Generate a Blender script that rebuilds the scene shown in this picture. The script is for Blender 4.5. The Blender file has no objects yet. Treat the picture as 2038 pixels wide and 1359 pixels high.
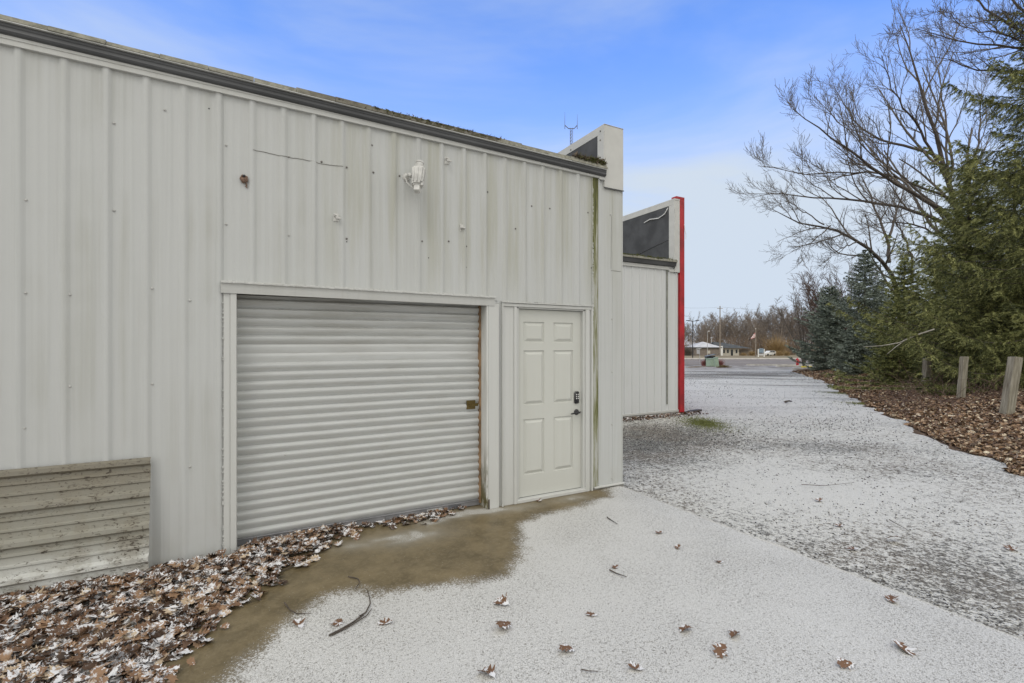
import bpy, bmesh, math, random
import numpy as np
from math import radians, sin, cos, pi
from mathutils import Vector, Matrix

# ------------------------------------------------------------------ camera, world, sun
S = bpy.context.scene
COL = S.collection
F, HZ, CX = 960.0, 688.0, 1019.0
CA, SA = 0.47448, 0.88026            # cosine / sine of the view heading
CZ = 1.64
CAM = Vector((0.0, -4.4, CZ))

cd = bpy.data.cameras.new('camera')
cd.sensor_width = 36.0
cd.lens = F / 2038 * 36.0
cd.shift_y = (HZ - 679.5) / 2038
cd.clip_start = 0.05
cd.clip_end = 3000
cam = bpy.data.objects.new('camera', cd)
COL.objects.link(cam)
cam.location = CAM
cam.rotation_euler = (radians(90), 0, math.atan2(SA, CA) - pi / 2)
S.camera = cam

SUN_EL, SUN_ROT = radians(52), radians(222)
w = bpy.data.worlds.new('World')
S.world = w
w.use_nodes = True
nt = w.node_tree
for n in list(nt.nodes):
    nt.nodes.remove(n)
N = nt.nodes.new
L = nt.links.new
out = N('ShaderNodeOutputWorld')
bg = N('ShaderNodeBackground')
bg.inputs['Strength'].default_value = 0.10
sky = N('ShaderNodeTexSky')
sky.sky_type = 'NISHITA'
sky.sun_disc = False
sky.sun_elevation = SUN_EL
sky.sun_rotation = SUN_ROT
sky.altitude = 200
sky.air_density = 1.0
sky.dust_density = 0.6
sky.ozone_density = 2.5
tc = N('ShaderNodeTexCoord')
mp = N('ShaderNodeMapping')
mp.inputs['Scale'].default_value = (0.9, 0.9, 3.2)
mp.inputs['Rotation'].default_value = (0.12, 0.05, 0.5)
n1 = N('ShaderNodeTexNoise')
n1.inputs['Scale'].default_value = 1.6
n1.inputs['Detail'].default_value = 6
n1.inputs['Roughness'].default_value = 0.52
n1.inputs['Distortion'].default_value = 0.5
r1 = N('ShaderNodeMapRange')
r1.interpolation_type = 'SMOOTHSTEP'
r1.inputs['From Min'].default_value = 0.36
r1.inputs['From Max'].default_value = 0.74
r1.inputs['To Min'].default_value = 0.14
r1.inputs['To Max'].default_value = 0.58
sx = N('ShaderNodeSeparateXYZ')
r2 = N('ShaderNodeMapRange')          # more veil near the horizon
r2.interpolation_type = 'SMOOTHSTEP'
r2.inputs['From Min'].default_value = 0.02
r2.inputs['From Max'].default_value = 0.60
r2.inputs['To Min'].default_value = 0.95
r2.inputs['To Max'].default_value = 0.0
mx = N('ShaderNodeMath'); mx.operation = 'ADD'; mx.use_clamp = True
mix = N('ShaderNodeMix'); mix.data_type = 'RGBA'
mix.inputs['B'].default_value = (5.5, 6.3, 7.35, 1)
tint = N('ShaderNodeMix'); tint.data_type = 'RGBA'; tint.blend_type = 'MULTIPLY'
tint.inputs['Factor'].default_value = 1.0
tint.inputs['B'].default_value = (0.58, 1.56, 2.95, 1)
L(tc.outputs['Generated'], mp.inputs['Vector'])
L(mp.outputs['Vector'], n1.inputs['Vector'])
L(n1.outputs['Fac'], r1.inputs['Value'])
L(tc.outputs['Generated'], sx.inputs[0])
L(sx.outputs['Z'], r2.inputs['Value'])
L(r1.outputs['Result'], mx.inputs[0])
L(r2.outputs['Result'], mx.inputs[1])
L(sky.outputs['Color'], tint.inputs['A'])
L(tint.outputs['Result'], mix.inputs['A'])
L(mx.outputs['Value'], mix.inputs['Factor'])
# closed cloud added out of view, overhead and behind the camera, for neutral light
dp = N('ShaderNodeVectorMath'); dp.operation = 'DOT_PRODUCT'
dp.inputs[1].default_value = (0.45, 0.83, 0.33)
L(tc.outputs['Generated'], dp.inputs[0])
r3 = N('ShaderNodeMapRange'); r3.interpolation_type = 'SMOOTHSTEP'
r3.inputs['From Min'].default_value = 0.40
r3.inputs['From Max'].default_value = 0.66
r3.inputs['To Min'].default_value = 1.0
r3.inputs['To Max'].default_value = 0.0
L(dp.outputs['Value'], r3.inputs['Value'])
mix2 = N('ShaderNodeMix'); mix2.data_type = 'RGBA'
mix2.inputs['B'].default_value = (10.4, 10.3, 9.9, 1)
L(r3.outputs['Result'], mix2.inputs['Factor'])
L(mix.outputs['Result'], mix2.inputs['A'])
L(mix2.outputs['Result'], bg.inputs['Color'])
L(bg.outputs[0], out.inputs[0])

sl = bpy.data.lights.new('sun', 'SUN')
sl.energy = 0.6
sl.angle = radians(25)
sl.color = (1.0, 0.96, 0.9)
so = bpy.data.objects.new('sun', sl)
COL.objects.link(so)
sd = Vector((sin(SUN_ROT) * cos(SUN_EL), cos(SUN_ROT) * cos(SUN_EL), sin(SUN_EL)))
so.rotation_euler = (-sd).to_track_quat('-Z', 'Y').to_euler()
so.location = (0, 0, 30)

S.view_settings.view_transform = 'Standard'
S.view_settings.look = 'None'
S.view_settings.exposure = 0.22
S.view_settings.gamma = 1.0

# ------------------------------------------------------------------ place helpers
RND = random.Random(7)
_zd = np.array([0, 12, 30, 48, 75, 160, 420.0])
_zz = np.array([0, 0, -0.15, -0.36, -0.42, -1.55, -3.0])


def gzd(d):
    return np.interp(d, _zd, _zz)


def CW(lat, d, z=None):
    """lateral / depth along the drive -> world"""
    if z is None:
        z = float(gzd(d))
    return Vector((d * CA + lat * SA, d * SA - lat * CA - 4.4, z))


def G(px, py):
    """where a sight line meets the sloping ground"""
    d = F * CZ / (py - HZ)
    for _ in range(30):
        d = F * (CZ - float(gzd(d))) / (py - HZ)
    return CW((px - CX) / F * d, d)


def AT(px, py, d):
    return CW((px - CX) / F * d, d, CZ - (py - HZ) / F * d)


VIEW_ROT = math.atan2(-CA, SA)

# ------------------------------------------------------------------ mesh helpers


def link(o, parent=None):
    COL.objects.link(o)
    if parent is not None:
        o.parent = parent
    return o


def tag(o, label=None, cat=None, group=None, kind=None):
    if label: o['label'] = label
    if cat: o['category'] = cat
    if group: o['group'] = group
    if kind: o['kind'] = kind
    return o


def empty(name, loc, rz=0, label=None, cat=None, group=None):
    o = bpy.data.objects.new(name, None)
    o.empty_display_size = 0.2
    COL.objects.link(o)
    o.location = loc
    o.rotation_euler = (0, 0, rz)
    return tag(o, label, cat, group)


def mesh_np(name, V, Fc, mat, parent=None, smooth=False, attrs=None):
    V = np.ascontiguousarray(V, dtype=np.float32)
    Fc = np.ascontiguousarray(Fc, dtype=np.int32)
    me = bpy.data.meshes.new(name)
    k = Fc.shape[1]
    me.vertices.add(len(V)); me.vertices.foreach_set('co', V.ravel())
    me.loops.add(Fc.size); me.loops.foreach_set('vertex_index', Fc.ravel())
    me.polygons.add(len(Fc))
    me.polygons.foreach_set('loop_start', np.arange(0, Fc.size, k, dtype=np.int32))
    me.polygons.foreach_set('loop_total', np.full(len(Fc), k, dtype=np.int32))
    if smooth:
        me.polygons.foreach_set('use_smooth', np.ones(len(Fc), dtype=bool))
    me.update(calc_edges=True)
    if attrs:
        for an, av in attrs.items():
            a = me.attributes.new(an, 'FLOAT', 'POINT')
            a.data.foreach_set('value', np.ascontiguousarray(av, dtype=np.float32))
    if mat: me.materials.append(mat)
    return link(bpy.data.objects.new(name, me), parent)


class MB:
    def __init__(s):
        s.v = []; s.f = []

    def add(s, vs, fs):
        o = len(s.v)
        s.v += [tuple(v) for v in vs]
        s.f += [tuple(i + o for i in f) for f in fs]
        return s

    def box(s, x0, x1, y0, y1, z0, z1, c=0.0, M=None):
        """box, with a small bevel c on all edges"""
        if c <= 0:
            vs = [(x, y, z) for x in (x0, x1) for y in (y0, y1) for z in (z0, z1)]
            fs = [(0, 1, 3, 2), (4, 6, 7, 5), (0, 4, 5, 1), (2, 3, 7, 6), (0, 2, 6, 4), (1, 5, 7, 3)]
            if M is not None: vs = [M @ Vector(v) for v in vs]
            return s.add(vs, fs)
        bm = bmesh.new()
        bmesh.ops.create_cube(bm, size=1)
        for v in bm.verts:
            v.co = Vector(((x0 + x1) / 2 + v.co.x * (x1 - x0), (y0 + y1) / 2 + v.co.y * (y1 - y0), (z0 + z1) / 2 + v.co.z * (z1 - z0)))
        bmesh.ops.bevel(bm, geom=bm.edges[:], offset=c, segments=1, affect='EDGES', profile=0.5)
        return s.from_bm(bm, M)

    def from_bm(s, bm, M=None):
        bm.verts.index_update()
        vs = [(M @ v.co if M is not None else v.co.copy()) for v in bm.verts]
        fs = [[v.index for v in f.verts] for f in bm.faces]
        bm.free()
        return s.add(vs, fs)

    def tube(s, pts, r, n=8, cap=True):
        pts = [Vector(p) for p in pts]
        rs = r if isinstance(r, (list, tuple)) else [r] * len(pts)
        ring = []
        vs = []
        ref = None
        for i, p in enumerate(pts):
            t = (pts[min(i + 1, len(pts) - 1)] - pts[max(i - 1, 0)]).normalized()
            if ref is None:
                ref = t.orthogonal().normalized()
            ref = (ref - t * ref.dot(t)).normalized()
            b = t.cross(ref)
            for k in range(n):
                a = 2 * pi * k / n
                vs.append(p + (ref * cos(a) + b * sin(a)) * rs[i])
        fs = []
        for i in range(len(pts) - 1):
            for k in range(n):
                fs.append((i * n + k, i * n + (k + 1) % n, (i + 1) * n + (k + 1) % n, (i + 1) * n + k))
        if cap:
            fs.append(tuple(reversed(range(n))))
            fs.append(tuple((len(pts) - 1) * n + k for k in range(n)))
        return s.add(vs, fs)

    def lathe(s, prof, loc=(0, 0, 0), n=16, M=None):
        """prof = [(r, z)] turned round z"""
        vs = []
        for r, z in prof:
            for k in range(n):
                a = 2 * pi * k / n
                p = Vector((r * cos(a), r * sin(a), z))
                p = (M @ p) if M is not None else p
                vs.append(p + Vector(loc))
        fs = []
        for i in range(len(prof) - 1):
            for k in range(n):
                fs.append((i * n + k, i * n + (k + 1) % n, (i + 1) * n + (k + 1) % n, (i + 1) * n + k))
        fs.append(tuple(reversed(range(n))))
        fs.append(tuple((len(prof) - 1) * n + k for k in range(n)))
        return s.add(vs, fs)

    def extrude_x(s, prof, x0, x1, dz0=0.0, dz1=0.0, nx=1):
        """closed profile [(y, z)] swept along x; end heights may differ"""
        n = len(prof)
        vs = []
        for i in range(nx + 1):
            t = i / nx
            for (y, z) in prof:
                vs.append((x0 + (x1 - x0) * t, y, z + dz0 + (dz1 - dz0) * t))
        fs = []
        for i in range(nx):
            for k in range(n):
                fs.append((i * n + k, (i + 1) * n + k, (i + 1) * n + (k + 1) % n, i * n + (k + 1) % n))
        fs.append(tuple(range(n)))
        fs.append(tuple(reversed([nx * n + k for k in range(n)])))
        return s.add(vs, fs)

    def build(s, name, mat, parent=None, smooth=False, recalc=True):
        me = bpy.data.meshes.new(name)
        me.from_pydata(s.v, [], s.f)
        if recalc:
            bm = bmesh.new(); bm.from_mesh(me)
            bmesh.ops.recalc_face_normals(bm, faces=bm.faces[:])
            bm.to_mesh(me); bm.free()
        if smooth:
            for p in me.polygons: p.use_smooth = True
            try:
                me.set_sharp_from_angle(angle=radians(40))
            except Exception:
                pass
        me.update()
        me.materials.append(mat)
        return link(bpy.data.objects.new(name, me), parent)


# ------------------------------------------------------------------ material helpers
class MT:
    def __init__(s, name, base=(0.5, 0.5, 0.5), rough=0.6, metal=0.0, spec=None):
        s.m = bpy.data.materials.new(name)
        s.m.use_nodes = True
        s.nt = s.m.node_tree
        s.b = s.nt.nodes['Principled BSDF']
        s.b.inputs['Base Color'].default_value = (*base, 1)
        s.b.inputs['Roughness'].default_value = rough
        s.b.inputs['Metallic'].default_value = metal
        if spec is not None:
            s.b.inputs['Specular IOR Level'].default_value = spec
        s.base = base
        s.tc = s.n('ShaderNodeTexCoord')
        s.h = None

    def n(s, t): return s.nt.nodes.new(t)
    def l(s, a, b): s.nt.links.new(a, b)

    def vec(s, scale=(1, 1, 1)):
        mp = s.n('ShaderNodeMapping'); mp.inputs['Scale'].default_value = scale
        s.l(s.tc.outputs['Object'], mp.inputs['Vector'])
        return mp.outputs['Vector']

    def noise(s, scale=5, detail=4, rough=0.55, dist=0.0, vs=(1, 1, 1)):
        n = s.n('ShaderNodeTexNoise')
        n.inputs['Scale'].default_value = scale; n.inputs['Detail'].default_value = detail
        n.inputs['Roughness'].default_value = rough; n.inputs['Distortion'].default_value = dist
        s.l(s.vec(vs), n.inputs['Vector'])
        return n.outputs['Fac']

    def voro(s, scale=20, feature='F1', out='Distance', vs=(1, 1, 1), rnd=1.0):
        n = s.n('ShaderNodeTexVoronoi'); n.feature = feature
        n.inputs['Scale'].default_value = scale
        n.inputs['Randomness'].default_value = rnd
        s.l(s.vec(vs), n.inputs['Vector'])
        return n.outputs[out]

    def rng(s, x, a, b, c=0.0, d=1.0, smooth=True):
        n = s.n('ShaderNodeMapRange')
        if smooth: n.interpolation_type = 'SMOOTHSTEP'
        s.l(x, n.inputs['Value'])
        for k, v in (('From Min', a), ('From Max', b), ('To Min', c), ('To Max', d)):
            n.inputs[k].default_value = v
        return n.outputs['Result']

    def math(s, op, a, b=None, clamp=False):
        n = s.n('ShaderNodeMath'); n.operation = op; n.use_clamp = clamp
        for i, x in enumerate((a, b)):
            if x is None: continue
            if isinstance(x, (int, float)): n.inputs[i].default_value = x
            else: s.l(x, n.inputs[i])
        return n.outputs[0]

    def mix(s, fac, a, b, blend='MIX'):
        n = s.n('ShaderNodeMix'); n.data_type = 'RGBA'; n.blend_type = blend
        for k, x in (('Factor', fac), ('A', a), ('B', b)):
            if isinstance(x, (int, float)): n.inputs[k].default_value = x
            elif isinstance(x, tuple): n.inputs[k].default_value = (*x, 1) if len(x) == 3 else x
            else: s.l(x, n.inputs[k])
        return n.outputs['Result']

    def attr(s, name):
        n = s.n('ShaderNodeAttribute'); n.attribute_name = name
        return n.outputs['Fac']

    def island(s):
        return s.n('ShaderNodeNewGeometry').outputs['Random Per Island']

    def sep(s, which='Z', src='Object'):
        n = s.n('ShaderNodeSeparateXYZ'); s.l(s.tc.outputs[src], n.inputs[0])
        return n.outputs[which]

    def color(s, c): s.l(c, s.b.inputs['Base Color']); return s
    def roughness(s, c): s.l(c, s.b.inputs['Roughness']); return s

    def bump(s, h, strength=0.3, dist=0.01):
        n = s.n('ShaderNodeBump')
        n.inputs['Strength'].default_value = strength; n.inputs['Distance'].default_value = dist
        s.l(h, n.inputs['Height'])
        if s.h is not None: s.l(s.h, n.inputs['Normal'])
        s.h = n.outputs['Normal']
        s.l(s.h, s.b.inputs['Normal'])
        return s


def ramp(m, fac, stops):
    n = m.n('ShaderNodeValToRGB')
    e = n.color_ramp.elements
    while len(e) > 1: e.remove(e[-1])
    e[0].position = stops[0][0]; e[0].color = (*stops[0][1], 1)
    for p, c in stops[1:]:
        x = e.new(p); x.color = (*c, 1)
    m.l(fac, n.inputs[0])
    return n.outputs['Color']


def simple(name, base, rough=0.6, metal=0.0, var=0.12, scale=6, bump=0.0):
    m = MT(name, base, rough, metal)
    f = m.noise(scale, 5)
    dk = tuple(c * (1 - var) for c in base); lt = tuple(min(1, c * (1 + var)) for c in base)
    m.color(m.mix(m.rng(f, 0.3, 0.7), dk, lt))
    if bump: m.bump(m.noise(scale * 12, 3), bump, 0.004)
    return m.m


# siding paint: off white, vertical run-off streaks, faint stains, orange peel
def siding(name, base, stain=1.0, hi=(0.0, 0.0)):
    m = MT(name, base, 0.6)
    streak = m.noise(1.0, 5, 0.6, vs=(9, 9, 0.22))
    streak2 = m.noise(1.0, 4, 0.6, vs=(30, 30, 0.5))
    big = m.noise(0.9, 3)
    f = m.math('MULTIPLY', m.rng(streak, 0.42, 0.72), m.rng(big, 0.38, 0.62))
    c = m.mix(m.math('MULTIPLY', f, 0.42 * stain), base, (base[0] * 0.66, base[1] * 0.64, base[2] * 0.55))
    c = m.mix(m.math('MULTIPLY', m.rng(streak2, 0.5, 0.75), 0.16 * stain), c, (base[0] * 0.62, base[1] * 0.63, base[2] * 0.6))
    if hi[1] > 0:      # old run-off under the eave, between two x positions
        x = m.sep('X'); z = m.sep('Z')
        band = m.math('MULTIPLY', m.rng(x, hi[0], hi[0] + 0.5), m.rng(x, hi[1], hi[1] + 0.9, 1, 0))
        band = m.math('MULTIPLY', band, m.rng(z, 1.9, 2.7))
        s3 = m.noise(1.0, 4, 0.65, vs=(5.5, 5.5, 0.28))
        c = m.mix(m.math('MULTIPLY', m.math('MULTIPLY', band, m.rng(s3, 0.42, 0.66)), 0.6), c, (base[0] * 0.72, base[1] * 0.70, base[2] * 0.56))
        low = m.rng(z, 0.0, 0.5, 1, 0)
        c = m.mix(m.math('MULTIPLY', m.math('MULTIPLY', low, m.rng(m.noise(4, 5), 0.4, 0.7)), 0.25), c, (0.36, 0.34, 0.28))
    m.color(c)
    m.bump(m.noise(70, 3, 0.6), 0.13, 0.004)
    m.bump(m.noise(5, 2), 0.12, 0.02)
    return m.m


M = {}
M['siding'] = siding('white_siding', (0.475, 0.485, 0.475), 1.0, (0.3, 3.4))
M['siding2'] = siding('annex_siding', (0.575, 0.585, 0.58), 0.4)
M['trim'] = siding('white_trim', (0.52, 0.525, 0.505), 0.8)
M['trim_new'] = simple('new_white_trim', (0.50, 0.50, 0.475), 0.4, var=0.05)
M['dark_panel'] = simple('dark_membrane', (0.055, 0.057, 0.06), 0.7, var=0.3, scale=3, bump=0.3)
M['gutter'] = simple('dark_gutter', (0.062, 0.064, 0.067), 0.45, var=0.2, scale=2)
M['black'] = simple('black_metal', (0.012, 0.012, 0.014), 0.35)
M['red'] = simple('red_trim', (0.33, 0.008, 0.014), 0.45, var=0.3, scale=3)
M['screw'] = simple('painted_screw', (0.42, 0.42, 0.40), 0.5)
M['screw_dark'] = simple('grimy_screw', (0.14, 0.13, 0.12), 0.6)
M['door'] = siding('cream_door', (0.52, 0.525, 0.485), 0.35)
M['brass'] = simple('old_brass', (0.13, 0.095, 0.035), 0.4, 0.8)
M['fixture'] = simple('painted_fixture', (0.52, 0.515, 0.49), 0.5, var=0.15, scale=20)
M['sticker'] = simple('worn_sticker', (0.45, 0.46, 0.45), 0.5, var=0.4, scale=60)
M['concrete_base'] = simple('concrete_footing', (0.26, 0.25, 0.23), 0.9, var=0.3, scale=8, bump=0.4)

# weathered rolled door: dust below, header shade painted in streaks towards the top
m = MT('roll_door_paint', (0.60, 0.61, 0.60), 0.2)
z = m.sep('Z')
g = m.noise(1.0, 5, 0.6, vs=(2.5, 2.5, 14))
c = m.mix(m.math('MULTIPLY', m.rng(g, 0.45, 0.75), 0.38), (0.50, 0.51, 0.50), (0.36, 0.35, 0.32))
up = m.math('MULTIPLY', m.rng(z, 1.35, 2.05), m.rng(m.noise(1.0, 4, vs=(1.5, 1.5, 22)), 0.4, 0.65))
c = m.mix(m.math('MULTIPLY', up, 0.45), c, (0.30, 0.29, 0.25))
m.color(c); m.bump(m.noise(40, 3), 0.08, 0.003)
M['roll'] = m.m
# soffit of the header: flaking paint and dirt
m = MT('grimy_paint', (0.4, 0.38, 0.34), 0.8)
g = m.noise(14, 6, 0.7, vs=(1, 3, 3))
m.color(m.mix(m.rng(g, 0.44, 0.58), (0.10, 0.085, 0.06), (0.50, 0.48, 0.44))); m.bump(g, 0.5, 0.01)
M['grime'] = m.m
# rotten, algae stained jamb
m = MT('jamb_paint', (0.6, 0.6, 0.58), 0.6)
z = m.sep('Z'); g = m.noise(6, 6, 0.65, vs=(3, 3, 0.8))
low = m.math('MULTIPLY', m.rng(z, 0.05, 0.75, 1, 0), m.rng(g, 0.38, 0.56))
c = m.mix(m.math('MULTIPLY', m.rng(m.noise(3, 5, vs=(5, 5, 0.6)), 0.45, 0.7), 0.35), (0.60, 0.60, 0.575), (0.34, 0.33, 0.28))
m.color(m.mix(low, c, (0.11, 0.095, 0.035))); m.bump(g, 0.25, 0.01)
M['jamb'] = m.m
# algae run in the seam by the corner
m = MT('algae_seam', (0.5, 0.5, 0.48), 0.8)
g = m.noise(1.0, 6, 0.7, vs=(26, 26, 1.6))
z = m.sep('Z')
gg = m.math('ADD', g, m.math('MULTIPLY', m.rng(z, 2.2, 3.4), 0.12))
m.color(ramp(m, gg, [(0.42, (0.42, 0.42, 0.39)), (0.53, (0.24, 0.24, 0.15)), (0.62, (0.12, 0.125, 0.035)), (0.78, (0.05, 0.05, 0.02))]))
m.bump(g, 0.4, 0.01)
M['algae'] = m.m
# old shingle edge with lichen
m = MT('shingle_edge', (0.3, 0.29, 0.25), 0.95)
g = m.noise(16, 6, 0.7)
x = m.sep('X')
c = m.mix(m.rng(g, 0.3, 0.7), (0.17, 0.165, 0.135), (0.36, 0.35, 0.29))
mo = m.math('MULTIPLY', m.math('MULTIPLY', m.rng(x, 0.9, 1.15), m.rng(x, 2.0, 2.3, 1, 0)), m.rng(m.noise(22, 4), 0.42, 0.55))
c = m.mix(mo, c, (0.05, 0.055, 0.012))
c = m.mix(m.math('MULTIPLY', m.math('MULTIPLY', m.rng(x, 0.3, 0.5), m.rng(x, 2.15, 2.2, 1, 0)), 0.6), c, (0.10, 0.085, 0.065))
m.color(c); m.bump(g, 0.6, 0.01)
M['shingle'] = m.m
M['roof'] = simple('roofing_felt', (0.11, 0.11, 0.10), 0.95, var=0.35, scale=9, bump=0.5)
# dirty sheet leaning on the wall
m = MT('muddy_sheet', (0.5, 0.5, 0.47), 0.55)
z = m.sep('Z')
mu = m.noise(26, 6, 0.72, dist=1.5, vs=(0.8, 1, 1.6))
mu2 = m.noise(3.5, 5, 0.7)
base = m.mix(m.rng(z, 0.05, 0.30), (0.56, 0.57, 0.545), (0.27, 0.262, 0.22))
base = m.mix(m.math('MULTIPLY', m.rng(z, 0.35, 0.82), 0.75), base, (0.17, 0.152, 0.115))
base = m.mix(m.math('MULTIPLY', m.rng(mu2, 0.4, 0.66), 0.55), base, (0.20, 0.175, 0.125))
base = m.mix(m.rng(m.math('ADD', mu, m.math('MULTIPLY', mu2, 0.3)), 0.70, 0.80), base, (0.055, 0.042, 0.028))
m.color(base); m.bump(mu, 0.25, 0.004)
M['sheet'] = m.m
# wood post
m = MT('grey_post_wood', (0.3, 0.28, 0.24), 0.9)
g = m.noise(1.0, 6, 0.65, vs=(40, 40, 2.2))
m.color(ramp(m, g, [(0.3, (0.10, 0.085, 0.06)), (0.5, (0.24, 0.22, 0.17)), (0.72, (0.38, 0.36, 0.30))]))
m.bump(g, 0.7, 0.012)
M['post'] = m.m
# bark
def bark(name, a, b):
    m = MT(name, a, 0.95)
    g = m.noise(1.0, 6, 0.7, vs=(14, 14, 3))
    m.color(m.mix(m.rng(g, 0.3, 0.7), a, b)); m.bump(g, 0.6, 0.02)
    return m.m
M['bark'] = bark('bare_bark', (0.055, 0.045, 0.038), (0.125, 0.105, 0.088))
M['bark2'] = bark('grey_twig_bark', (0.11, 0.095, 0.08), (0.20, 0.175, 0.15))
M['bark_red'] = bark('reddish_twig_bark', (0.10, 0.065, 0.05), (0.18, 0.12, 0.095))
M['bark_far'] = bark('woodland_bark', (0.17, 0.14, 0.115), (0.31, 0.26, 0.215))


def needle(name, a, b, c):
    m = MT(name, a, 0.65)
    big = m.noise(1.3, 4, 0.6)
    isl = m.island()
    x = m.math('ADD', m.math('MULTIPLY', big, 0.55), m.math('MULTIPLY', isl, 0.60))
    m.color(ramp(m, x, [(0.25, a), (0.55, b), (0.82, c)]))
    m.b.inputs['Specular IOR Level'].default_value = 0.25
    return m.m


M['needle_dark'] = needle('norway_spruce_needles', (0.038, 0.046, 0.018), (0.145, 0.16, 0.055), (0.35, 0.36, 0.14))
M['needle_green'] = needle('green_spruce_needles', (0.055, 0.068, 0.024), (0.185, 0.205, 0.068), (0.40, 0.415, 0.17))
M['needle_blue'] = needle('blue_spruce_needles', (0.055, 0.070, 0.052), (0.17, 0.20, 0.155), (0.42, 0.48, 0.40))


def leafmat(name, snow, bright=1.0, tan=1.0):
    m = MT(name, (0.2, 0.1, 0.05), 0.75)
    isl = m.island()
    k = bright
    c = ramp(m, isl, [(0.0, (0.030 * k, 0.018 * k, 0.011 * k)), (0.3, (0.075 * k, 0.038 * k, 0.021 * k)), (0.6, (0.145 * k, 0.075 * k, 0.038 * k)), (0.82, (0.22 * k, 0.125 * k, 0.068 * k)), (1.0, (0.40 * k, 0.30 * k, 0.20 * k))])
    c = m.mix(1.0, c, (1.0 / tan ** 0.5, 1.0 * tan, 1.0 * tan * tan), 'MULTIPLY')
    c = m.mix(m.math('MULTIPLY', m.rng(m.noise(60, 3), 0.4, 0.7), 0.35), c, (0.07, 0.040, 0.022))
    if snow > 0:
        geo = m.n('ShaderNodeNewGeometry')
        sz = m.n('ShaderNodeSeparateXYZ'); m.l(geo.outputs['Normal'], sz.inputs[0])
        up = m.rng(sz.outputs['Z'], 0.55, 0.85)
        f = m.math('ADD', m.noise(12, 5, 0.75), m.math('MULTIPLY', m.noise(60, 3, 0.65), 0.5))
        f = m.math('MULTIPLY', m.rng(f, 0.80 - snow * 0.2, 0.86 - snow * 0.2), up)
        c = m.mix(f, c, (0.70, 0.70, 0.71))
    m.color(c)
    return m.m


M['leaf_snow'] = leafmat('snowy_oak_leaves', 0.20, 1.45, 1.05)
M['leaf_one'] = leafmat('fallen_oak_leaf', 0.25, 1.1)
M['leaf_bank'] = leafmat('bank_leaf_litter', 0.0, 1.95, 1.12)
M['twig'] = simple('dead_twig', (0.075, 0.06, 0.048), 0.9, var=0.4, scale=20)
M['twig_pale'] = simple('pale_dead_branch', (0.34, 0.32, 0.27), 0.9, var=0.25, scale=20)

# concrete slab dusted with snow, bare and wet near the doors
m = MT('dusted_concrete', (0.5, 0.5, 0.5), 0.85)
sdv = m.math('ADD', m.attr('away'), m.math('MULTIPLY', m.math('SUBTRACT', m.noise(11, 5, 0.75), 0.5), 0.22))
fine = m.noise(115, 4, 0.75, dist=0.6)
fine2 = m.noise(55, 4, 0.7, dist=0.4)
low = m.noise(1.3, 4, 0.6)
cover = m.math('ADD', m.rng(sdv, -0.05, 0.22, 0.0, 0.66, smooth=False), m.math('MULTIPLY', m.math('SUBTRACT', low, 0.5), 0.30))
thr = m.math('SUBTRACT', 1.0, cover)
mixn = m.math('ADD', m.math('MULTIPLY', fine, 0.62), m.math('MULTIPLY', fine2, 0.38))
mixn = m.rng(mixn, 0.30, 0.70, smooth=False)
snow = m.rng(m.math('SUBTRACT', mixn, thr), -0.05, 0.09)
wet = m.rng(sdv, -0.16, 0.04, 1, 0)
conc = m.mix(m.rng(m.noise(3.0, 6, 0.65), 0.3, 0.7), (0.098, 0.075, 0.036), (0.195, 0.152, 0.082))
conc = m.mix(m.math('MULTIPLY', m.rng(m.noise(90, 3), 0.5, 0.75), 0.35), conc, (0.05, 0.04, 0.03))
gh = m.attr('pale')
conc = m.mix(m.math('MULTIPLY', m.rng(m.noise(24, 6, 0.75, dist=1.2), 0.46, 0.64), 0.45), conc, (0.23, 0.185, 0.11))
conc = m.mix(m.math('MULTIPLY', m.rng(m.voro(70), 0.06, 0.14, 1, 0), m.rng(m.noise(17, 3), 0.5, 0.6)), conc, (0.045, 0.035, 0.025))
conc = m.mix(gh, conc, (0.34, 0.32, 0.27))
conc = m.mix(m.rng(sdv, 0.0, 0.35), conc, (0.20, 0.19, 0.17))
snc = m.mix(m.rng(m.noise(210, 2), 0.35, 0.65), (0.42, 0.415, 0.395), (0.66, 0.655, 0.63))
flk = m.math('MULTIPLY', m.rng(m.voro(38), 0.05, 0.10, 1, 0), m.rng(m.noise(11, 2), 0.52, 0.56))
slt = m.math('MULTIPLY', m.rng(gh, 0.35, 0.7), m.rng(m.noise(120, 3, 0.7), 0.46, 0.54))
snow = m.math('MAXIMUM', snow, m.math('MAXIMUM', flk, slt))
m.color(m.mix(snow, conc, snc))
m.roughness(m.mix(snow, m.mix(wet, (0.8, 0.8, 0.8), (0.42, 0.42, 0.42)), (0.9, 0.9, 0.9)))
m.bump(m.math('MULTIPLY', snow, 1.0), 0.35, 0.004)
m.bump(m.noise(240, 2), 0.15, 0.002)
M['pad'] = m.m

# gravel under a thin snowfall
m = MT('snowy_gravel', (0.4, 0.4, 0.4), 0.9)
bare = m.attr('bare')
farr = m.attr('far')
v1 = m.voro(75, out='Color')
vd = m.voro(75, out='Distance')
sxv = m.n('ShaderNodeSeparateXYZ'); m.l(v1, sxv.inputs[0])
stone = ramp(m, sxv.outputs['X'], [(0.0, (0.03, 0.029, 0.026)), (0.4, (0.095, 0.092, 0.082)), (0.75, (0.19, 0.185, 0.168)), (1.0, (0.36, 0.35, 0.32))])
stone = m.mix(m.math('MULTIPLY', m.rng(m.noise(0.8, 3), 0.4, 0.6), 0.4), stone, (0.17, 0.13, 0.09))
fine = m.noise(95, 4, 0.75, dist=0.3)
mid = m.noise(24, 5, 0.7, dist=0.6)
low = m.noise(1.1, 5, 0.65)
trk = m.noise(1.0, 5, 0.6, vs=(0.55, 2.2, 1))
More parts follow.
